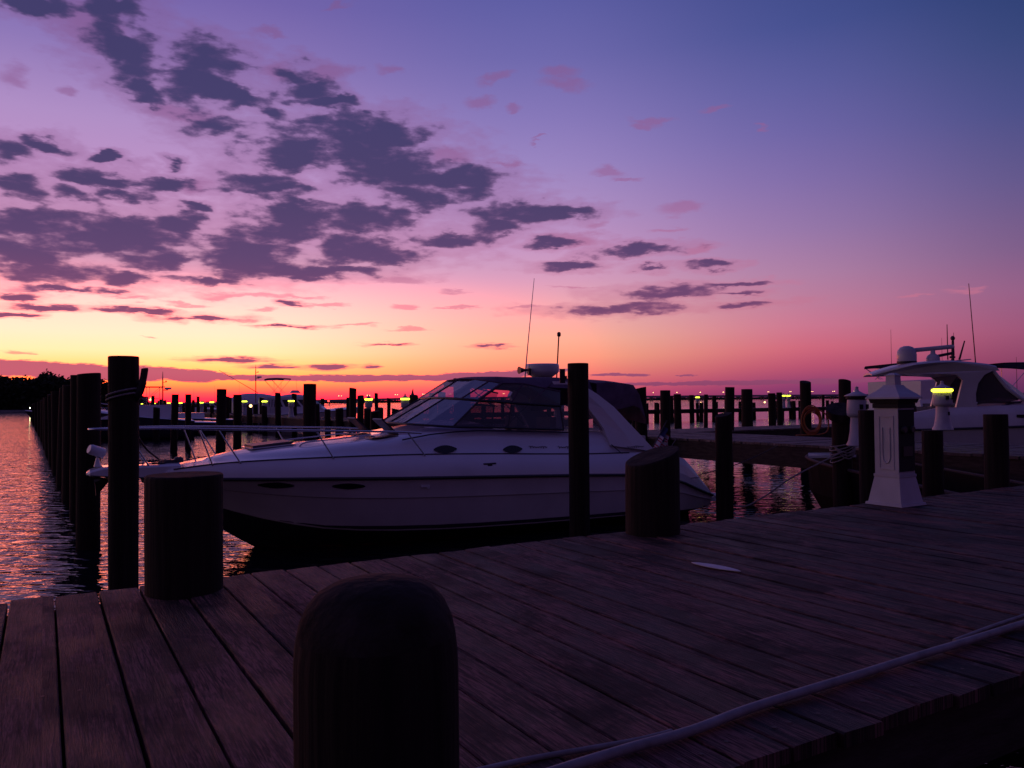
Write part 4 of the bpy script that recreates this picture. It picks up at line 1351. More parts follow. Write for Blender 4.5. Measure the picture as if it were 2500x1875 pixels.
        secs.append(sec)
    bm_.loft(secs)
    bi = bm_.build('bimini_top', 'canvas', root)
    # radar arch: swept legs and a cross beam
    ar = MB()
    for s in (1, -1):
        outer = [P(8.15, s * 1.2, 2.48), P(8.45, s * 1.24, 2.31), P(8.78, s * 1.28, 2.08), P(9.15, s * 1.34, 1.72), P(9.4, s * 1.38, 1.48), P(9.62, s * 1.42, 1.26)]
        inner = [P(8.02, s * 1.2, 2.30), P(8.12, s * 1.22, 2.20), P(8.25, s * 1.25, 2.06), P(8.42, s * 1.29, 1.84), P(8.52, s * 1.32, 1.70), P(8.62, s * 1.38, 1.40)]
        th = .12
        secs = []
        for o_, i_ in zip(outer, inner):
            o2, i2 = o_ - Vector((0, s * th, 0)), i_ - Vector((0, s * th, 0))
            mid = (o_ + i_) / 2 + Vector((0, s * .02, 0))
            secs.append([o_, mid, i_, i2, o2])
        if s < 0: secs = [list(reversed(x)) for x in secs]
        ar.loft(secs, smooth=False, closed=True, caps=True)
    ar.slab([P(7.66, -1.04, 2.47), P(8.12, -1.04, 2.46), P(8.12, 1.04, 2.46), P(7.66, 1.04, 2.47)], (0, 0, .07))
    aro = ar.build('radar_arch', 'gelcoat', root)
    # camper canvas behind the arch
    cc = MB()
    secs = []
    for a, zt_, zb_ in ((8.52, 2.60, 2.0), (8.8, 2.615, 2.0), (9.1, 2.60, 2.05), (9.36, 2.575, 2.1), (9.50, 2.40, 2.05), (9.60, 2.10, 1.9), (9.66, 1.85, 1.8)):
        sec = []
        for t in (-1, -1, -.9, -.5, 0, .5, .9, 1, 1):
            sec.append(P(a, 1.12 * t, zt_ - .10 * t * t))
        sec[0].z = zb_; sec[-1].z = zb_
        secs.append(sec)
    cc.loft(secs)
    cc.build('camper_canvas', 'canvas', root)
    # radar dome, horn, aerials
    RX, RZ = 8.09, 2.745
    rd = MB(); rd.lathe([(.10, -.25), (.12, -.15), (.20, -.09), (.30, -.02), (.312, .02), (.318, .10), (.312, .135), (.29, .148), (.0, .152)], c=P(RX, 0, RZ), n=28)
    rd.build('radar_dome', 'plastic_white', aro)
    hn = MB(); hn.lathe([(.012, -.02), (.022, .10), (.05, .20), (.07, .24)], c=P(7.76, -.1, 2.77), n=12, axis=Vector((-1, 0, -.02)))
    hn.box(P(7.74, -.1, 2.74), (.05, .05, .13))
    hn.build('horn', 'trim_dark', aro)
    MB().tube([P(7.70, 0, 2.58), P(7.77, 0, 3.2), P(7.93, 0, 4.50)], [.014, .010, .005], 6).build('whip_aerial', 'plastic_white', aro)
    ma_ = MB(); ma_.tube([P(8.41, 0, 2.6), P(8.47, 0, 3.42)], .0135, 6)
    ma_.lathe([(.02, 0), (.036, .02), (.036, .07), (.02, .09)], c=P(8.475, 0, 3.42), n=10)
    ma_.build('anchor_light_mast', 'trim_dark', aro)
    # helm console, seats and small instruments seen through the curtains
    hl = MB(); hl.slab([P(6.5, -.95, 1.68), P(7.0, -.95, 1.62), P(7.05, -.95, .85), P(6.48, -.95, .85)], (0, .9, 0))
    hl.build('helm_console', 'gelcoat', root)
    MB().lathe([(.16, 0), (.19, .01), (.16, .02)], c=P(7.12, -.5, 1.55), n=18, axis=Vector((1, 0, .5)).normalized()).build('steering_wheel', 'rubber', root)
    for (a, y) in ((7.55, -.55), (7.55, .6)):
        se = MB(); se.box(P(a, y, 1.25), (.5, .5, .14), taper=.92); se.box(P(a + .26, y, 1.60), (.14, .5, .62), taper=.9); se.box(P(a, y, .98), (.16, .16, .40))
        se.build('helm_seat', 'vinyl_seat', root)
    bs_ = MB(); bs_.box(P(9.45, 0, 1.12), (.5, 2.2, .2)); bs_.box(P(9.62, 0, 1.36), (.14, 2.2, .35), taper=.95)
    bs_.build('bench_seat', 'vinyl_seat', root)
    # swim platform
    sw2 = MB()
    secs = []
    for a, w in ((10.93, 1.45), (11.3, 1.42), (11.48, 1.30), (11.56, 1.1)):
        secs.append([P(a, -w, .34), P(a, w, .34), P(a, w, .26), P(a, -w, .26)])
    sw2.loft(secs, smooth=False, closed=True, caps=True)
    sw2.build('swim_platform', 'gelcoat', root)
    # flag staff with ensign
    fx = 10.75
    fs = MB(); fs.tube([P(10.45, -.2, 1.05), P(10.95, -.2, 1.74)], .012, 6); fs.lathe([(0, 0), (.02, .015), (0, .03)], c=P(10.96, -.2, 1.75), n=8)
    fso = fs.build('flag_staff', 'trim_dark', root)
    fl = MB()
    NX, NZ = 13, 20
    vs, fs_, mis = [], [], []
    for j in range(NZ + 1):
        for i in range(14):
            t = j / NZ
            h = P(10.93 - .30 * t, -.2, 1.70 - .42 * t)
            u = i / 13
            vs.append(h + Vector((.05 * u + .05 * math.sin(u * 12 + t * 3) * (.3 + t) * .5 + .16 * u * t, .07 * math.sin(u * 16 + t * 2), -.34 * u - .05 * t)))
    for j in range(NZ):
        for i in range(13):
            k = j * 14 + i
            canton = j < 8 and i < 7
            fl.add([vs[k], vs[k + 1], vs[k + 15], vs[k + 14]], [(0, 1, 2, 3)], True, 2 if canton else (0 if (j // 1) % 3 < 2 and (j % 2 == 0) else 1))
    mat('flag_red', (.45, .02, .03), .8); mat('flag_white', (.6, .58, .56), .8); mat('flag_blue', (.02, .03, .12), .8)
    fl.build('flag', ['flag_red', 'flag_white', 'flag_blue'], fso)
    # script lettering on the side: looping pen strokes
    def script(a0, a1, zf, y_off, amp, n, seed, name='lettering'):
        rnd = random.Random(seed)
        pts = []
        N_ = n * 8
        for k in range(N_ + 1):
            t = k / N_
            a = a0 + (a1 - a0) * t + .012 * math.sin(t * n * 6.283)
            z = zf(a) + amp * (.6 + .4 * math.sin(seed + t * 9)) * math.sin(t * n * 6.283 + 1.2)
            yy = y_off(a, z)
            pts.append(P(a, -yy, z))
        mb = MB(); mb.tube(pts, .0048, 4)
        return mb
    f1 = lambda a, z: side_y(min(a, 9.2), z) + .006
    script(6.95, 7.30, lambda a: T(crz, a) + .11, f1, .020, 7, 1).build('lettering', 'trim_dark', deck)
    script(7.52, 7.85, lambda a: T(crz, a) + .11, f1, .024, 6, 2).build('lettering', 'trim_dark', deck)
    ya = lambda a, z: 1.42
    script(8.95, 9.33, lambda a: 1.36, lambda a, z: 1.425, .024, 8, 3).build('lettering', 'trim_dark', aro)
    script(10.35, 10.62, lambda a: .74, lambda a, z: T(rhb, a) + .008, .016, 6, 4).build('lettering', 'trim_dark', deck)
    return root
cruiser()

# ------------------------------------------------------------------ other boats
def boat(name, label, a, b, L_, beam=3.2, bow=-1, free=1.0, cabin=(.30, .70, .9), fly=None, bimini=None, mast=None, tent=None, aerials=(), hullmat='hull_paint', cat='boat', rails=True, tower=None, outriggers=None, group=None, win=True):
    """bow=-1: bow towards -a.  cabin = (start, end, height) as fractions of length from the bow"""
    root = empty(name, W(a, b, 0), DR)
    tag(root, label, cat, group)
    def P(t, y, z): return Vector((bow * (L_ / 2 - t * L_), y, z))      # t 0 bow .. 1 stern
    ts = [0, .03, .08, .15, .25, .4, .6, .8, 1.0]
    hb_ = [(0, .02), (.03, .16), (.08, .34), (.15, .56), (.25, .78), (.4, .94), (.6, 1), (.8, 1), (1, .94)]
    sheer = lambda t: free * (1.25 - .42 * t + .18 * (1 - t) ** 3)
    keel = lambda t: lerp_tab([(0, sheer(0) - .05), (.08, .45), (.16, -.1), (.3, -.35), (1, -.3)], t)
    H = MB()
    for s in (1, -1):
        secs = []
        for t in ts:
            w = sm_tab(hb_, t) * beam / 2
            k = keel(t); z = sheer(t)
            cz = k + (z - k) * (.35 if t > .2 else .5)
            secs.append([P(t, 0, k), P(t, s * w * (.86 if t > .3 else .55), max(cz * .45, k + .02)), P(t, s * w * (.93 if t > .3 else .78), (cz + z) / 2), P(t, s * w, z)])
        if s * bow > 0: secs = [list(reversed(x)) for x in secs]
        H.loft(secs)
    w = sm_tab(hb_, 1) * beam / 2
    H.add([P(1, -w, sheer(1)), P(1, w, sheer(1)), P(1, w * .86, .1), P(1, 0, -.3), P(1, -w * .86, .1)], [(0, 1, 2, 3, 4)])
    hull = H.build('hull', hullmat, root)
    D = MB(); secs = []
    for t in ts:
        w = sm_tab(hb_, t) * beam / 2; z = sheer(t)
        secs.append([P(t, -w, z), P(t, -w * .9, z + .07), P(t, 0, z + .12 + (.12 if .1 < t < .5 else 0)), P(t, w * .9, z + .07), P(t, w, z)])
    if bow > 0: secs = [list(reversed(x)) for x in secs]
    D.loft(secs)
    D.build('deck', 'gelcoat', root)
    rb = MB()
    for s in (1, -1): rb.tube([P(t, s * sm_tab(hb_, t) * beam / 2 * 1.005, sheer(t)) for t in ts], .03, 5)
    rb.build('rub_rail', 'trim_dark', hull)
    if cabin:
        c0, c1, ch_ = cabin
        cw = beam / 2 * .78
        z0 = sheer((c0 + c1) / 2) + .05
        lo = [(c0 - .10, .35), (c0, .85), (c0 + .08, 1), (c1, 1)]
        C_ = MB()
        def prof(k, f):  # ring at height fraction k
            inset = 1 - .14 * k
            ts_ = c0 - .10 * (1 - k) + .09 * k
            return [P(ts_, -cw * .55 * inset, z0 + ch_ * k), P(ts_ + .05, -cw * inset, z0 + ch_ * k), P(c1, -cw * inset, z0 + ch_ * k), P(c1, cw * inset, z0 + ch_ * k), P(ts_ + .05, cw * inset, z0 + ch_ * k), P(ts_, cw * .55 * inset, z0 + ch_ * k)]
        rings = [prof(k, 1) for k in (-.15, .25, .92, 1.0)]
        if bow > 0: rings = [list(reversed(x)) for x in rings]
        C_.loft(rings, smooth=False, closed=True); C_.add(rings[-1], [tuple(range(6))])
        cab = C_.build('cabin', 'gelcoat', root)
        if win:
            Wn = MB()
            r0, r1 = prof(.42, 1), prof(.84, 1)
            for i in range(5):
                if i == 2: continue
                a0_, a1_, b0_, b1_ = r0[i], r0[(i + 1)], r1[i], r1[(i + 1)]
                n_ = 3 if i in (1, 3) else 1
                for j in range(n_):
                    f0, f1_ = (j + .07) / n_, (j + .93) / n_
                    q = [a0_.lerp(a1_, f0), a0_.lerp(a1_, f1_), b0_.lerp(b1_, f1_), b0_.lerp(b1_, f0)]
                    cen = sum(q, Vector()) / 4
                    out = Vector((cen.x - P((c0 + c1) / 2, 0, 0).x, cen.y, 0))
                    nrm = (q[1] - q[0]).cross(q[3] - q[0]).normalized()
                    if nrm.dot(out) < 0: nrm = -nrm
                    Wn.add([p + nrm * .015 for p in q], [(0, 1, 2, 3)])
            Wn.build('windows', 'black_glass', cab)
        ztop = z0 + ch_
    else:
        ztop = sheer(.6)
    if rails:
        rr_ = MB()
        tt = [.46, .35, .25, .15, .08, .02]
        pth = [P(t, -sm_tab(hb_, t) * beam / 2 * .93, sheer(t) + .62) for t in tt] + [P(t, sm_tab(hb_, t) * beam / 2 * .93, sheer(t) + .62) for t in reversed(tt)]
        rr_.tube(pth, .018, 5)
        for t in tt:
            for s in (-1, 1): rr_.tube([P(t, s * sm_tab(hb_, t) * beam / 2 * .93, sheer(t) + .62), P(t + .01, s * sm_tab(hb_, t) * beam / 2 * .93, sheer(t))], .013, 5)
        rr_.build('bow_rail', 'steel', root)
    if fly:
        f0, f1_, fz = fly
        F_ = MB(); fw_ = beam / 2 * .66
        F_.loft([[P(f0, -fw_ * .8, ztop), P(f0 + .03, -fw_, ztop), P(f1_, -fw_, ztop), P(f1_, fw_, ztop), P(f0 + .03, fw_, ztop), P(f0, fw_ * .8, ztop)],
                 [P(f0 - .03, -fw_ * .85, ztop + fz), P(f0, -fw_ * 1.05, ztop + fz), P(f1_, -fw_ * 1.02, ztop + fz * .8), P(f1_, fw_ * 1.02, ztop + fz * .8), P(f0, fw_ * 1.05, ztop + fz), P(f0 - .03, fw_ * .85, ztop + fz)]], smooth=False, closed=True)
        F_.add([P(f0, -fw_, ztop + .1), P(f1_, -fw_, ztop + .1), P(f1_, fw_, ztop + .1), P(f0, fw_, ztop + .1)], [(0, 1, 2, 3)])
        F_.build('flybridge', 'gelcoat', root)
    if bimini:
        t0, t1, zb, zb0, kind = bimini
        T_ = MB(); bw = beam / 2 * .72
        secs = []
        for k in range(7):
            t = t0 + (t1 - t0) * k / 6
            zz = zb + .05 * math.sin(math.pi * k / 6)
            secs.append([P(t, -bw, zz - .10), P(t, -bw * .96, zz), P(t, 0, zz + .06), P(t, bw * .96, zz), P(t, bw, zz - .10)])
        T_.loft(secs)
        T_.loft([[p - Vector((0, 0, .03)) for p in x] for x in secs])
        T_.build('bimini_top', kind, root)
        for s in (-1, 1):
            Fm = MB()
            tm = (t0 + t1) / 2
            for te in (t0, tm, t1): Fm.tube([P(tm + (te - tm) * -.2, s * bw, zb0), P(te, s * bw, zb - .05)], .014, 5)
            Fm.tube([P(t0 + .3 * (t1 - t0), s * bw, zb0), P(t1, s * bw, zb - .05)], .012, 5)
            Fm.build('bimini_frame', 'steel', root)
    if tower:
        t0, t1, z0_, z1_ = tower
        Fm = MB(); bw = beam / 2 * .6
        for s in (-1, 1):
            for t in (t0, (t0 + t1) / 2, t1): Fm.tube([P(t, s * bw, z0_), P(t, s * bw * .95, z1_)], .022, 5)
            Fm.tube([P(t0, s * bw, (z0_ + z1_) / 2), P(t1, s * bw, (z0_ + z1_) / 2)], .018, 5)
            Fm.tube([P(t0, s * bw, z0_), P(t1, s * bw, z1_)], .014, 5)
        Fm.build('tower_frame', 'steel', root)
        MB().box(P((t0 + t1) / 2, 0, z1_ + .04), (abs(t1 - t0) * L_ * 1.15, bw * 2.3, .07)).build('tower_roof', 'canvas', root)
    if mast:
        t, z0_, z1_, rad = mast
        M_ = MB(); M_.tube([P(t, 0, z0_), P(t, 0, z1_ - .7), P(t, 0, z1_)], [.05, .045, .012], 8)
        px_ = P(t, 0, 0).x
        M_.tube([(px_, 0, z1_ - .78), (px_ + .22, 0, z1_ - .75)], .02, 5)
        M_.tube([(px_, 0, z1_ - 1.33), (px_ + .34, 0, z1_ - 1.33)], .03, 5)
        M_.lathe([(.04, 0), (.06, .05), (.03, .12)], c=(px_ + .22, 0, z1_ - .77), n=8)
        mo = M_.build('mast', 'trim_dark', root)
        if rad: MB().lathe([(.05, 0), (.24, .04), (.25, .14), (.20, .17)], c=(P(t, 0, 0).x + .34, 0, z1_ - 1.31), n=12).build('radar_dome', 'plastic_white', mo)
    if outriggers:
        O_ = MB()
        for (t0, z0_, t1, z1_, y1) in outriggers: O_.tube([P(t0, 0, z0_), P(t1, y1, z1_)], [.04, .02], 5)
        O_.build('outrigger', 'trim_dark', root)
    if tent:
        t0, t1, z0_, peaks = tent
        T_ = MB(); secs = []; bw = beam / 2 * .98
        n_ = 16
        for k in range(n_ + 1):
            t = t0 + (t1 - t0) * k / n_
            zz = sm_tab(peaks, k / n_)
            secs.append([P(t, -bw, z0_), P(t, -bw * .9, z0_ + (zz - z0_) * .35), P(t, -bw * .55, z0_ + (zz - z0_) * .78), P(t, 0, zz), P(t, bw * .55, z0_ + (zz - z0_) * .78), P(t, bw * .9, z0_ + (zz - z0_) * .35), P(t, bw, z0_)])
        T_.loft(secs, smooth=True, caps=True)
        T_.build('boat_tent', 'light_canvas', root)
    for (t, y, z0_, z1_, lean) in aerials:
        MB().tube([P(t, y, z0_), P(t + lean, y, z1_)], [.014, .006], 5).build('aerial', 'trim_dark', root)
    return root, P

# boats on the far side of the long pier, seen across it
b1, _ = boat('flybridge_cruiser', 'cream flybridge cruiser with small dark bimini behind the tall thick piling', 23.2, 80, 10.8, 3.8, bow=1, free=1.15, cabin=(.40, .93, 1.62),
             bimini=(.70, .88, 4.62, 3.2, 'canvas'), mast=(.985, 2.2, 6.0, True), aerials=((.60, .3, 3.0, 4.6, .01),))
MB().box((-1.4, 0, 3.35), (1.0, .7, .3), taper=.6).build('helm_pod', 'plastic_white', b1)
MB().lathe([(.30, 0), (.42, .10), (.42, .26), (.34, .34)], c=(-.1, 0, 3.18), n=12).build('radar_dome', 'plastic_white', b1)
clr = MB()
for k in range(5): clr.slab([(-4.6 + .26 * k, -1.62, 1.3), (-4.40 + .26 * k, -1.62, 1.3), (-4.30 + .26 * k, -1.50, 2.7), (-4.50 + .26 * k, -1.50, 2.7)], (0, .01, 0))
clr.build('side_curtain', 'light_canvas', b1)
boat('tented_boat', 'boat under a peaked cream canvas tent beyond the bow rail', 23.0, 92.5, 10.0, 4.2, bow=1, cabin=None, rails=False, tent=(.05, 1.0, 1.1, [(0, 2.7), (.12, 3.1), (.3, 3.25), (.45, 3.05), (.62, 3.3), (.8, 3.35), (.95, 3.1), (1, 2.8)]),
     outriggers=((.70, 3.4, 1.13, 5.9, -.5),), mast=None)
boat('fishing_boat', 'low fishing boat with outrigger pole and radar mast between two rail-view pilings', 6.5, 62.0, 9, 3.4, bow=-1, free=.95, cabin=(.35, .7, .45), mast=(.60, 1.6, 4.55, True), outriggers=((.56, 2.0, .18, 4.0, -.4),), tent=None, hullmat='shade_dark_hull', win=False)
boat('fishing_boat', 'sport fishing boat with pipe tower above the two rail-view pilings', 7.2, 80, 11, 3.9, bow=-1, free=1.0, cabin=(.30, .72, .5), tower=(.50, .70, 1.7, 3.75), aerials=((.5, .3, 3.5, 5.4, 0), (.56, -.3, 3.5, 5.6, 0)), hullmat='shade_dark_hull', win=False)
boat('cabin_cruiser', 'low dark cruiser lying beyond the pipe-tower boat', 8.6, 94, 9.5, 3.3, bow=-1, cabin=(.3, .7, .45), hullmat='shade_dark_hull', win=False)
boat('cabin_cruiser', 'small pale cruiser close right of the tall hooked piling', 6.6, 104, 10, 3.3, bow=-1, cabin=(.3, .75, .55), win=False)
boat('cabin_cruiser', 'dark cruiser right of the low fishing boat, beneath the far lamps', 9.5, 69, 8.5, 3.2, bow=-1, cabin=(.35, .7, .4), hullmat='shade_dark_hull', win=False)
boat('cabin_cruiser', 'white cruiser bow showing between the dark row and the hooked piling', 5.2, 56, 6.4, 3.2, bow=-1, free=1.3, cabin=(.25, .8, .75), hullmat='shade_dark_hull', win=False)
boat('cabin_cruiser', 'dark-sided white-decked boat poking out left of the piling row', 2.8, 116, 9.5, 3.2, bow=-1, free=1.05, cabin=None, hullmat='antifoul', rails=False)
for (b_, lab, hm) in ((112, 'pale cruiser beyond the pier, behind the lamp left of the boat tent', 'hull_paint'), (130, 'dark cruiser beyond the pier, behind the twin piling and lamps', 'shade_dark_hull'), (150, 'small far cruiser beyond the pier under the pipe tower', 'hull_paint'), (176, 'farthest pale cruiser, beyond the pier near the hooked piling', 'hull_paint')):
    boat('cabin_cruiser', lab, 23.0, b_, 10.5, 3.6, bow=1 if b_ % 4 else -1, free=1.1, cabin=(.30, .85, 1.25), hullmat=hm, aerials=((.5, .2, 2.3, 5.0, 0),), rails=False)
# right side boats
ra, rb_ = to_ab(at_depth(2400, 970, 20.0))

def hardtop():
    # express yacht with moulded hardtop; bow to the right
    Y0 = 23.0
    HR = R(-15)
    ux, uy = Vector((math.cos(HR), math.sin(HR), 0)), Vector((-math.sin(HR), math.cos(HR), 0))
    o0 = at_depth(2160, 970, Y0); o0.z = 0
    org = o0 + ux * 4 + uy * 1.6
    root = empty('hardtop_yacht', org, HR)
    tag(root, 'white hardtop express yacht with satellite dome and open radar bar', 'boat')
    def onb(px, py, y):        # pixel -> local point on the plane local y
        r = ray(px, py)
        base = org + uy * y
        t = (base - Vector((0, 0, EYE))).dot(uy) / r.dot(uy)
        p = Vector((0, 0, EYE)) + r * t
        return Vector(((p - org).dot(ux), y, p.z))
    nr, fr = -1.55, 1.55
    def mirror(pts): return [Vector((p.x, -p.y, p.z)) for p in pts]
    # hull
    H = MB()
    st = [(-.6, 1.2), (0, 1.25), (2, 1.32), (4, 1.4), (6, 1.5), (8, 1.66), (9.2, 1.75)]
    wd = [(-.6, 1.66), (0, 1.7), (3, 1.75), (6, 1.6), (8, .9), (8.8, .4), (9.2, .04)]
    xs = [-.6, 0, .6, 1.3, 2, 3.4, 4.8, 6, 7, 8, 8.6, 9.2]
    for s in (1, -1):
        secs = []
        for x in xs:
            w, z = sm_tab(wd, x), sm_tab(st, x)
            k = -.4 if x < 5.5 else -.4 + (x - 5.5) ** 2 * .12
            secs.append([Vector((x, 0, k)), Vector((x, s * w * .84, max(.12, k + .05))), Vector((x, s * w * .93, z * .6)), Vector((x, s * w, z))])
        if s > 0: secs = [list(reversed(x)) for x in secs]
        H.loft(secs)
        secs = []
        for x in xs:
            w, z = sm_tab(wd, x), sm_tab(st, x)
            up_ = lerp_tab([(-.6, .22), (1.2, .58), (4.5, .60), (9.2, .14)], x)
            secs.append([Vector((x, s * w, z)), Vector((x, s * (w - .05), z + up_ * .6)), Vector((x, s * max(w - .22, .01), z + up_)), Vector((x, s * max(w - .5, 0) if x > 3 else s * max(w - .32, 0), z + up_ + .02)), Vector((x, 0 if x > 3 else s * max(w - .34, 0), z + up_ + (.10 if x > 3 else -.4)))])
        if s > 0: secs = [list(reversed(x)) for x in secs]
        H.loft(secs)
    H.add([(-.6, -1.66, 1.2), (-.6, 1.66, 1.2), (-.6, 1.4, .12), (-.6, 0, -.4), (-.6, -1.4, .12)], [(4, 3, 2, 1, 0)])
    H.box((1.9, 0, 1.05), (4.6, 3.0, .06))
    H.box((4.25, 0, 1.5), (.08, 2.9, .95))
    H.box((-.35, 0, 1.25), (.4, 2.9, .5))
    H.v = [(p[0] - 3.9, p[1], p[2]) for p in H.v]
    hull = H.build('hull', 'dull_gelcoat', root)
    rbm = MB()
    for s in (1, -1): rbm.tube([(x - 3.9, s * (sm_tab(wd, x) + .01), sm_tab(st, x)) for x in xs], .035, 6)
    rbm.build('rub_rail', 'trim_dark', hull)
    MB().slab([onb(2482, 1012, -1.72), onb(2500, 1012, -1.72), onb(2520, 1016, -1.72), onb(2500, 1020, -1.72), onb(2482, 1019, -1.72)], (0, -.012, 0)).build('hull_port', 'black_glass', hull)
    # roof slab: outline in side view, extruded across, with rounded camber
    top = [(2140, 912), (2165, 903), (2200, 893), (2240, 886), (2290, 881), (2335, 880), (2380, 884), (2415, 888), (2437, 893), (2443, 901)]
    bot = [(2140, 915), (2165, 914), (2200, 913), (2240, 911), (2290, 912), (2335, 914), (2345, 917), (2400, 912), (2425, 906), (2443, 903)]
    tp = [onb(x, y, nr) for x, y in top]; bt = [onb(x, y, nr) for x, y in bot]
    Rf = MB(); secs = []
    for u in (-1, -.93, -.6, 0, .6, .93, 1):
        sec = []
        for p, q in zip(tp, bt):
            cam_ = .06 * (1 - u * u)
            wf_ = min(1.0, .55 + .45 * (p.x - tp[0].x) / 1.2)
            sh = .0 if abs(u) < .99 else -.04
            sec.append((Vector((p.x, 1.45 * u * wf_, p.z + cam_ + sh)), Vector((q.x, 1.45 * u * wf_, q.z + cam_ * .8))))
        secs.append([a for a, _ in sec] + [b for _, b in reversed(sec)])
    Rf.loft(secs, smooth=False, closed=True, caps=True)
    roof = Rf.build('hardtop', 'dull_gelcoat', root)
    # side leg: wide pillar from the roof down to the coaming
    leg = [(2335, 912), (2352, 928), (2344, 960), (2332, 1010), (2325, 1060), (2322, 1085), (2420, 1085), (2402, 1015), (2385, 985), (2384, 960), (2390, 935), (2405, 915), (2425, 905)]
    for s in (1, -1):
        pts = [onb(x, y, nr) for x, y in leg]
        m_ = MB(); m_.slab([Vector((p.x, s * 1.5, p.z)) for p in (pts if s < 0 else pts)], (0, -s * .14, 0)).build('roof_pillar', 'dull_gelcoat', root)
    # windshield frame and glass, from roof front down to the foredeck
    f0 = [onb(2430, 905, nr), onb(2462, 945, nr), onb(2500, 972, nr)]
    gp = [(2398, 920), (2430, 906), (2462, 945), (2500, 974), (2455, 985), (2392, 985), (2384, 962)]
    for s in (1, -1):
        g = MB(); pts = [onb(x, y, nr) for x, y in gp]
        g.slab([Vector((p.x, s * 1.38, p.z)) for p in pts], (0, -s * .012, 0))
        go = g.build('side_window', 'dark_glass', root)
        t_ = MB(); t_.tube([Vector((p.x, s * 1.40, p.z)) for p in [onb(x, y, nr) for x, y in ((2428, 903), (2446, 926), (2464, 948), (2500, 974), (2560, 1000))]], .05, 8)
        t_.build('window_frame', 'dull_gelcoat', go)
        t2 = MB(); t2.tube([Vector((p.x, s * 1.41, p.z)) for p in [onb(x, y, nr) for x, y in ((2384, 980), (2390, 940), (2403, 917), (2428, 905))]], .02, 6)
        t2.tube([Vector((p.x, s * 1.41, p.z)) for p in [onb(x, y, nr) for x, y in ((2412, 1005), (2440, 993), (2500, 980))]], .018, 6)
        t2.build('window_seal', 'trim_dark', go)
    ws_ = MB(); q = [onb(2430, 905, nr), onb(2500, 974, nr)]
    ws_.loft([[Vector((q[0].x, y, q[0].z)) for y in (-1.38, -.5, .5, 1.38)], [Vector((q[1].x + (.5 if abs(y) < 1 else 0), y, q[1].z)) for y in (-1.38, -.5, .5, 1.38)]], smooth=False)
    ws_.build('windshield', 'dark_glass', root)
    # interior seats and dash, dark shapes under the roof
    it = MB(); p0 = onb(2300, 985, 0)
    it.box((p0.x - 1.0, .4, 1.5), (.6, 1.3, .9), taper=.85)
    it.build('cockpit_seat', 'trim_dark', root)
    it = MB(); it.box((p0.x + 1.6, -.2, 1.65), (.5, 1.9, .8), taper=.8)
    it.build('cockpit_seat', 'trim_dark', root)
    se_ = MB(); se_.box((p0.x - 2.0, -.9, 1.35), (1.5, .5, .5), taper=.9)
    se_.build('bench_seat', 'vinyl_seat', root)
    # roof gear, standing about the roof centre line
    def C0(px, py, y=0.0): return onb(px, py, y)
    scale_shift = 0
    def G(px, py):             # near the roof crown
        return onb(px, py, -.5)
    def at_Y(p): return (org + ux * p.x + uy * p.y).y
    sd = MB(); c = G(2214, 890)
    w_px = 22.5 / FPX * at_Y(c)
    hgt = G(2214, 843).z - G(2214, 888).z
    sd.lathe([(w_px * .2, -.12), (w_px * .22, .0), (w_px * .9, .02), (w_px * .98, hgt * .2), (w_px, hgt * .5), (w_px * .92, hgt * .75), (w_px * .65, hgt * .93), (w_px * .3, hgt * 1.0), (0, hgt * 1.01)], c=c, n=24)
    so = sd.build('satellite_dome', 'dull_gelcoat', roof)
    sb = MB(); sb.lathe([(w_px * .94, 0.02), (w_px * 1.0, hgt * .10), (w_px * 1.0, hgt * .17)], c=c, n=24); sb.build('dome_base', 'rubber', so)
    rbar = MB(); e0, e1 = G(2232, 855), G(2329, 846)
    rbar.tube([e0, e1], .065, 8); ped = G(2278, 884)
    ro = rbar.build('radar_bar', 'dull_gelcoat', roof)
    pd = MB(); pd.lathe([(.19, -.06), (.19, .12), (.15, .20), (.07, .25), (.06, .36)], c=ped, n=16); pd.build('radar_pedestal', 'dull_gelcoat', ro)
    ms = MB(); ms.tube([G(2326, 886), G(2326, 822)], [.05, .03], 8); ms.tube([G(2290, 869), G(2326, 862)], .045, 6); ms.lathe([(.05, 0), (.07, .06), (.03, .12)], c=G(2326, 830), n=8)
    ms.tube([G(2318, 872), G(2332, 872)], .03, 6)
    ms.build('mast', 'trim_dark', roof)
    for (x0, y0, x1, y1, r0) in ((2314, 878, 2312, 792, .018), (2342, 878, 2355, 832, .03), (2382, 888, 2365, 692, .016), (2330, 868, 2328, 812, .01)):
        MB().tube([G(x0, y0), G(x1, y1)], [r0, r0 * .6], 6).build('aerial', 'trim_dark', roof)
    fl_ = MB(); fl_.slab([G(2336, 879), G(2370, 876), G(2372, 878), G(2338, 882)], (0, .3, 0)); fl_.build('roof_vent', 'dull_gelcoat', roof)
hardtop()

def at_ab(px, Y):
    return to_ab(at_depth(px, 970, Y))
fa, fb = at_ab(2150, 33); fa += 5.5
def zz(py, px, Y): return at_depth(px, py, Y).z
boat('flybridge_yacht', 'flybridge yacht with railed roof, partly behind the hardtop yacht', fa, fb, 11, 3.6, bow=1, free=1.05, cabin=(.28, .93, 1.0), fly=(.40, .92, zz(908, 2110, 34) - 2.35),
     bimini=(.76, .93, zz(893, 2150, 34), zz(925, 2150, 34), 'canvas'), aerials=((.93, 0, 2.4, zz(808, 2115, 34), 0), (.60, 0, 2.4, zz(820, 2255, 34), 0)))
fa, fb = at_ab(2452, 30); fa += 4.5
boat('cabin_cruiser', 'cruiser with black canvas top at the right edge beyond the hardtop yacht', fa, fb, 9, 3.2, bow=1, free=1.0, cabin=(.35, .80, .9), bimini=(.55, 1.0, zz(889, 2460, 30), 1.9, 'canvas'), aerials=((.9, 0, 2, zz(870, 2485, 30), 0),))

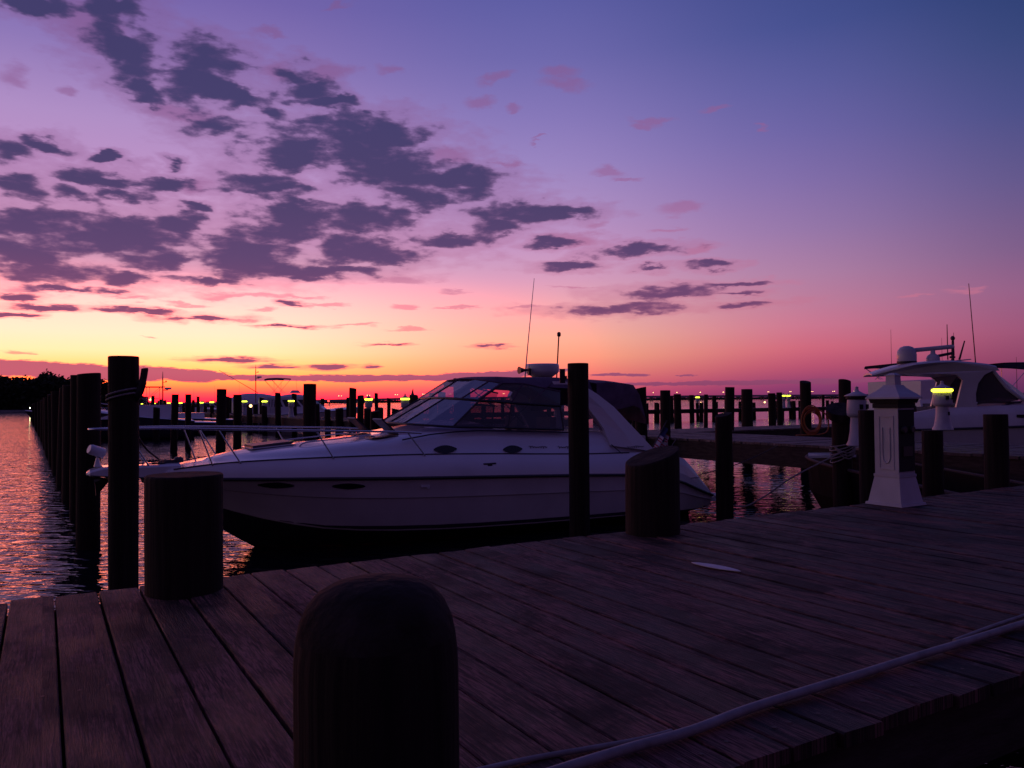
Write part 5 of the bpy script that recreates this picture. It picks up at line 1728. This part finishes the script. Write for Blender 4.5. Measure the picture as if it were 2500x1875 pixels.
def skiff():
    root = empty('work_skiff', W(11.6, 8.6, 0), DR)
    tag(root, 'small dark open skiff with white gunwale tied below the capped piling', 'boat')
    pB = at_z(1945, 1120, .95)
    ab_, bb_ = to_ab(pB)
    tip = Vector((ab_ - 11.6, bb_ - 8.6, .98))
    end = to_ab(at_z(2400, 1181, 1.0))
    stern = Vector((end[0] - 11.6, end[1] - 8.6, .92))
    d = (stern - tip); L_ = d.length; d.normalize(); n = Vector((-d.y, d.x, 0))
    H, G_ = MB(), MB()
    ts = [0, .05, .12, .22, .35, .55, .8, 1]
    wd = [(0, .30), (.05, .48), (.12, .62), (.22, .74), (.4, .85), (1, .85)]
    c = lambda t, y, z: tip + d * (t * L_) + n * (y + .55) + Vector((0, 0, z - .98))
    secs, gw = [], {1: [], -1: []}
    for t in ts:
        w = sm_tab(wd, t); k = lerp_tab([(0, .25), (.12, -.1), (.3, -.2), (1, -.2)], t)
        top = .98 - .12 * t + .03
        secs.append([c(t, -w + .08, top), c(t, -w, top), c(t, -w * .86, .35), c(t, -w * .5, k), c(t, w * .5, k), c(t, w * .86, .35), c(t, w, top), c(t, w - .08, top), c(t, w - .1, .4), c(t, -w + .1, .4)])
        for s in (1, -1): gw[s].append(c(t, s * w, top + .01))
    H.loft(secs, smooth=False, closed=True, caps=True)
    H.build('hull', 'black_hull', root)
    for s in (1, -1): MB().tube(gw[s], .03, 6).build('gunwale', 'rope_dark', root)
    f = MB(); f.slab([c(0, -.30, 1.02), c(.10, -.58, 1.01), c(.10, .58, 1.01), c(0, .30, 1.02)], (0, 0, .05)); f.build('foredeck', 'gelcoat', root)
skiff()

# ------------------------------------------------------------------ ropes, hoses, small things
def rope(name, label, cat, pts, r, mt_, n=8, sub=8):
    o = MB().tube(smooth_path(pts, sub), r, n).build(name, mt_)
    return tag(o, label, cat)
# the tall hooked piling: horn-shaped hook, rope turns
ta, tb = .73, 9.3
cp = W(ta, tb)
def ringpts(ca, cb, r, z, tilt=0.0, ph=0.0, turns=1, drop=0.0, n=24):
    out = []
    for k in range(n * turns + 1):
        an = ph + 2 * math.pi * k / n
        out.append(W(ca, cb, z + tilt * math.cos(an) - drop * k / (n * turns)) + Vector((r * math.cos(an), r * math.sin(an), 0)))
    return out
zR = zpx(297, 950, ta, tb)
hookp = [at_depth(334, 966, 8.36), at_depth(343, 950, 8.36), at_depth(349, 928, 8.36), at_depth(353, 905, 8.36), at_depth(353, 899, 8.36)]
hk = MB().tube(smooth_path(hookp, 4), [.046] * 4 + [.042] * 4 + [.036] * 8 + [.024], 10)
hk.tube([at_depth(322, 984, 8.4), at_depth(330, 972, 8.38), at_depth(336, 960, 8.36)], [.035, .05, .038], 8)
tag(hk.build('line_hook', 'rubber'), 'dark upturned horn-shaped line hook on the tall thin piling', 'hook')
rope('mooring_rope', 'pale thin rope wrapped twice around the hooked piling', 'rope', ringpts(ta, tb, .163, zR, .05, 0, 2, .09), .011, 'rope_pale', 6, 1)
# bracket on the mid piling
br = MB().box(at_depth(1373, 918, 11.15) , (.075, .06, .20)); br.tube([at_depth(1374, 906, 11.15), at_depth(1374, 903, 11.15)], .03, 8)
br.box(at_depth(1379, 922, 11.15), (.06, .04, .05))
tag(br.build('line_bracket', 'rubber'), 'small dark bracket on the piling before the cockpit', 'bracket')
# rope coils on the capped piling
cr_ = MB()
for k in range(5):
    cr_.tube(ringpts(CA, CB, .195 + .008 * (k % 2), zpx(2035, 1084 + 6 * k, CA, CB) - .01 * k, .045 + .018 * k, math.pi * .1 * k, 1, 0), .013, 6)
for k in range(3):
    zt_ = zpx(2035, 1088, CA, CB)
    pts = []
    for j in range(17):
        t = j / 16
        an = -2.6 + 2.2 * t
        pts.append(W(CA, CB, zt_ - (.12 + .05 * k) * math.sin(math.pi * t)) + Vector((.215 * math.cos(an), .215 * math.sin(an), 0)))
    cr_.tube(pts, .012, 6)
tag(cr_.build('rope_coil', 'rope_pale'), 'pale rope turns sagging around the capped piling', 'rope')
# orange hose coil
oc = MB()
oc_c = at_depth(1981, 1026, 14.1)
rx, rz_ = 24 / FPX * 14.1, 36 / FPX * 14.1
for k in range(6):
    pts = []
    f = 1 - .045 * k
    for j in range(33):
        an = 2 * math.pi * j / 32
        pts.append(oc_c + Vector((rx * f * math.cos(an) + .006 * k, .03 * (k % 3), rz_ * (f * math.sin(an) - (.10 * k if math.sin(an) > 0 else -.02 * k) * abs(math.sin(an)) * .5))))
    oc.tube(pts, .0115, 6, cap=False)
oc.tube(smooth_path([oc_c + Vector((rx * .6, -.02, rz_ * .75)), oc_c + Vector((rx * 1.5, -.03, rz_ * .3)), oc_c + Vector((rx * 1.65, -.02, -rz_ * .6)), oc_c + Vector((rx * .9, 0, -rz_ * .95)), oc_c + Vector((-rx * 1.6, 0, -rz_ * 1.0))], 6), .0115, 6)
tag(oc.build('hose_coil', 'hose_orange'), 'orange water hose hung in a tall oval coil on the capped piling', 'hose')
# lines from the piling to the cruiser's stern
pA = W(CA - .15, CB - .15, zpx(2012, 1100, CA, CB))
pS = W(11.2, 11.6, .42)
md = at_depth(1860, 1216, 14.0)
rope('mooring_line', 'long pale mooring line sagging from the capped piling to the cruiser stern', 'rope', [pA, at_depth(1935, 1165, 13.9), md, at_depth(1800, 1236, 14.2), pS], .014, 'rope_pale')
rope('mooring_line', 'thin dark stern line rising from the cruiser quarter to the pier', 'rope', [W(10.65, 11.15, .78), W(12.2, 11.6, .90), W(14.1, 12.3, 1.15)], .010, 'rope_dark')
rope('mooring_line', 'thin dark short line crossing behind the cruiser stern upward', 'rope', [W(10.65, 11.6, .85), W(12.0, 13.5, 1.0), W(14.1, 15.6, 1.18)], .010, 'rope_dark')
rope('mooring_line', 'dark bow line slanting from the hooked piling to the cruiser bow', 'rope', [W(.80, 9.45, zpx(335, 1030, ta, tb)), W(1.1, 10.9, 1.66), W(1.42, 12.34, 1.42)], .012, 'rope_dark')
rope('mooring_line', 'second thinner bow line below the first, from the hooked piling', 'rope', [W(.80, 9.45, zpx(328, 1080, ta, tb)), W(1.0, 11, 1.48), W(1.25, 12.5, 1.36)], .009, 'rope_dark')
# hoses on the boardwalk
def on_deck(px, py, r): return at_z(px, py, DECK + r + .005)
thick = [(1230, 1925), (1380, 1875), (1532, 1828), (1690, 1783), (1815, 1735), (1956, 1690), (2097, 1647), (2239, 1602), (2352, 1568), (2500, 1522), (2620, 1488)]
rope('dock_hose', 'thick grey hose lying along the near side of the boardwalk', 'hose', [on_deck(x, y, .0148) for x, y in thick], .0148, 'hose_grey', 12)
thin = [(1150, 1885), (1250, 1862), (1330, 1846), (1448, 1826), (1560, 1806), (1640, 1786)]
rope('shore_power_cable', 'thin pale cord joining the thick hose at the lower middle', 'cord', [on_deck(x, y, .006) for x, y in thin], .0085, 'hose_grey', 8)
thin2 = [(2330, 1564), (2372, 1548), (2420, 1530), (2500, 1503), (2600, 1470)]
rope('shore_power_cable', 'thin pale cord leaving the thick hose toward the right edge', 'cord', [on_deck(x, y, .006) for x, y in thin2], .0085, 'hose_grey', 8)
# pale leaf-shaped scrap on the boards
e0, e1 = at_z(1688, 1374, DECK + .006), at_z(1808, 1396, DECK + .006)
dd = (e1 - e0); nn = Vector((-dd.y, dd.x, 0)).normalized()
up_pts, lo_pts = [], []
for k in range(13):
    t = k / 12
    w = .044 * math.sin(math.pi * min(1, t * 1.0)) ** .7 if 0 < t < 1 else 0
    up_pts.append(e0 + dd * t + nn * w * 1.0)
    lo_pts.append(e0 + dd * t - nn * w * .8)
sc_ = MB().slab(up_pts + list(reversed(lo_pts[1:-1])), (0, 0, .005))
tag(sc_.build('paper_scrap', 'paper_white'), 'flat pale pointed scrap lying on the boards', 'scrap')
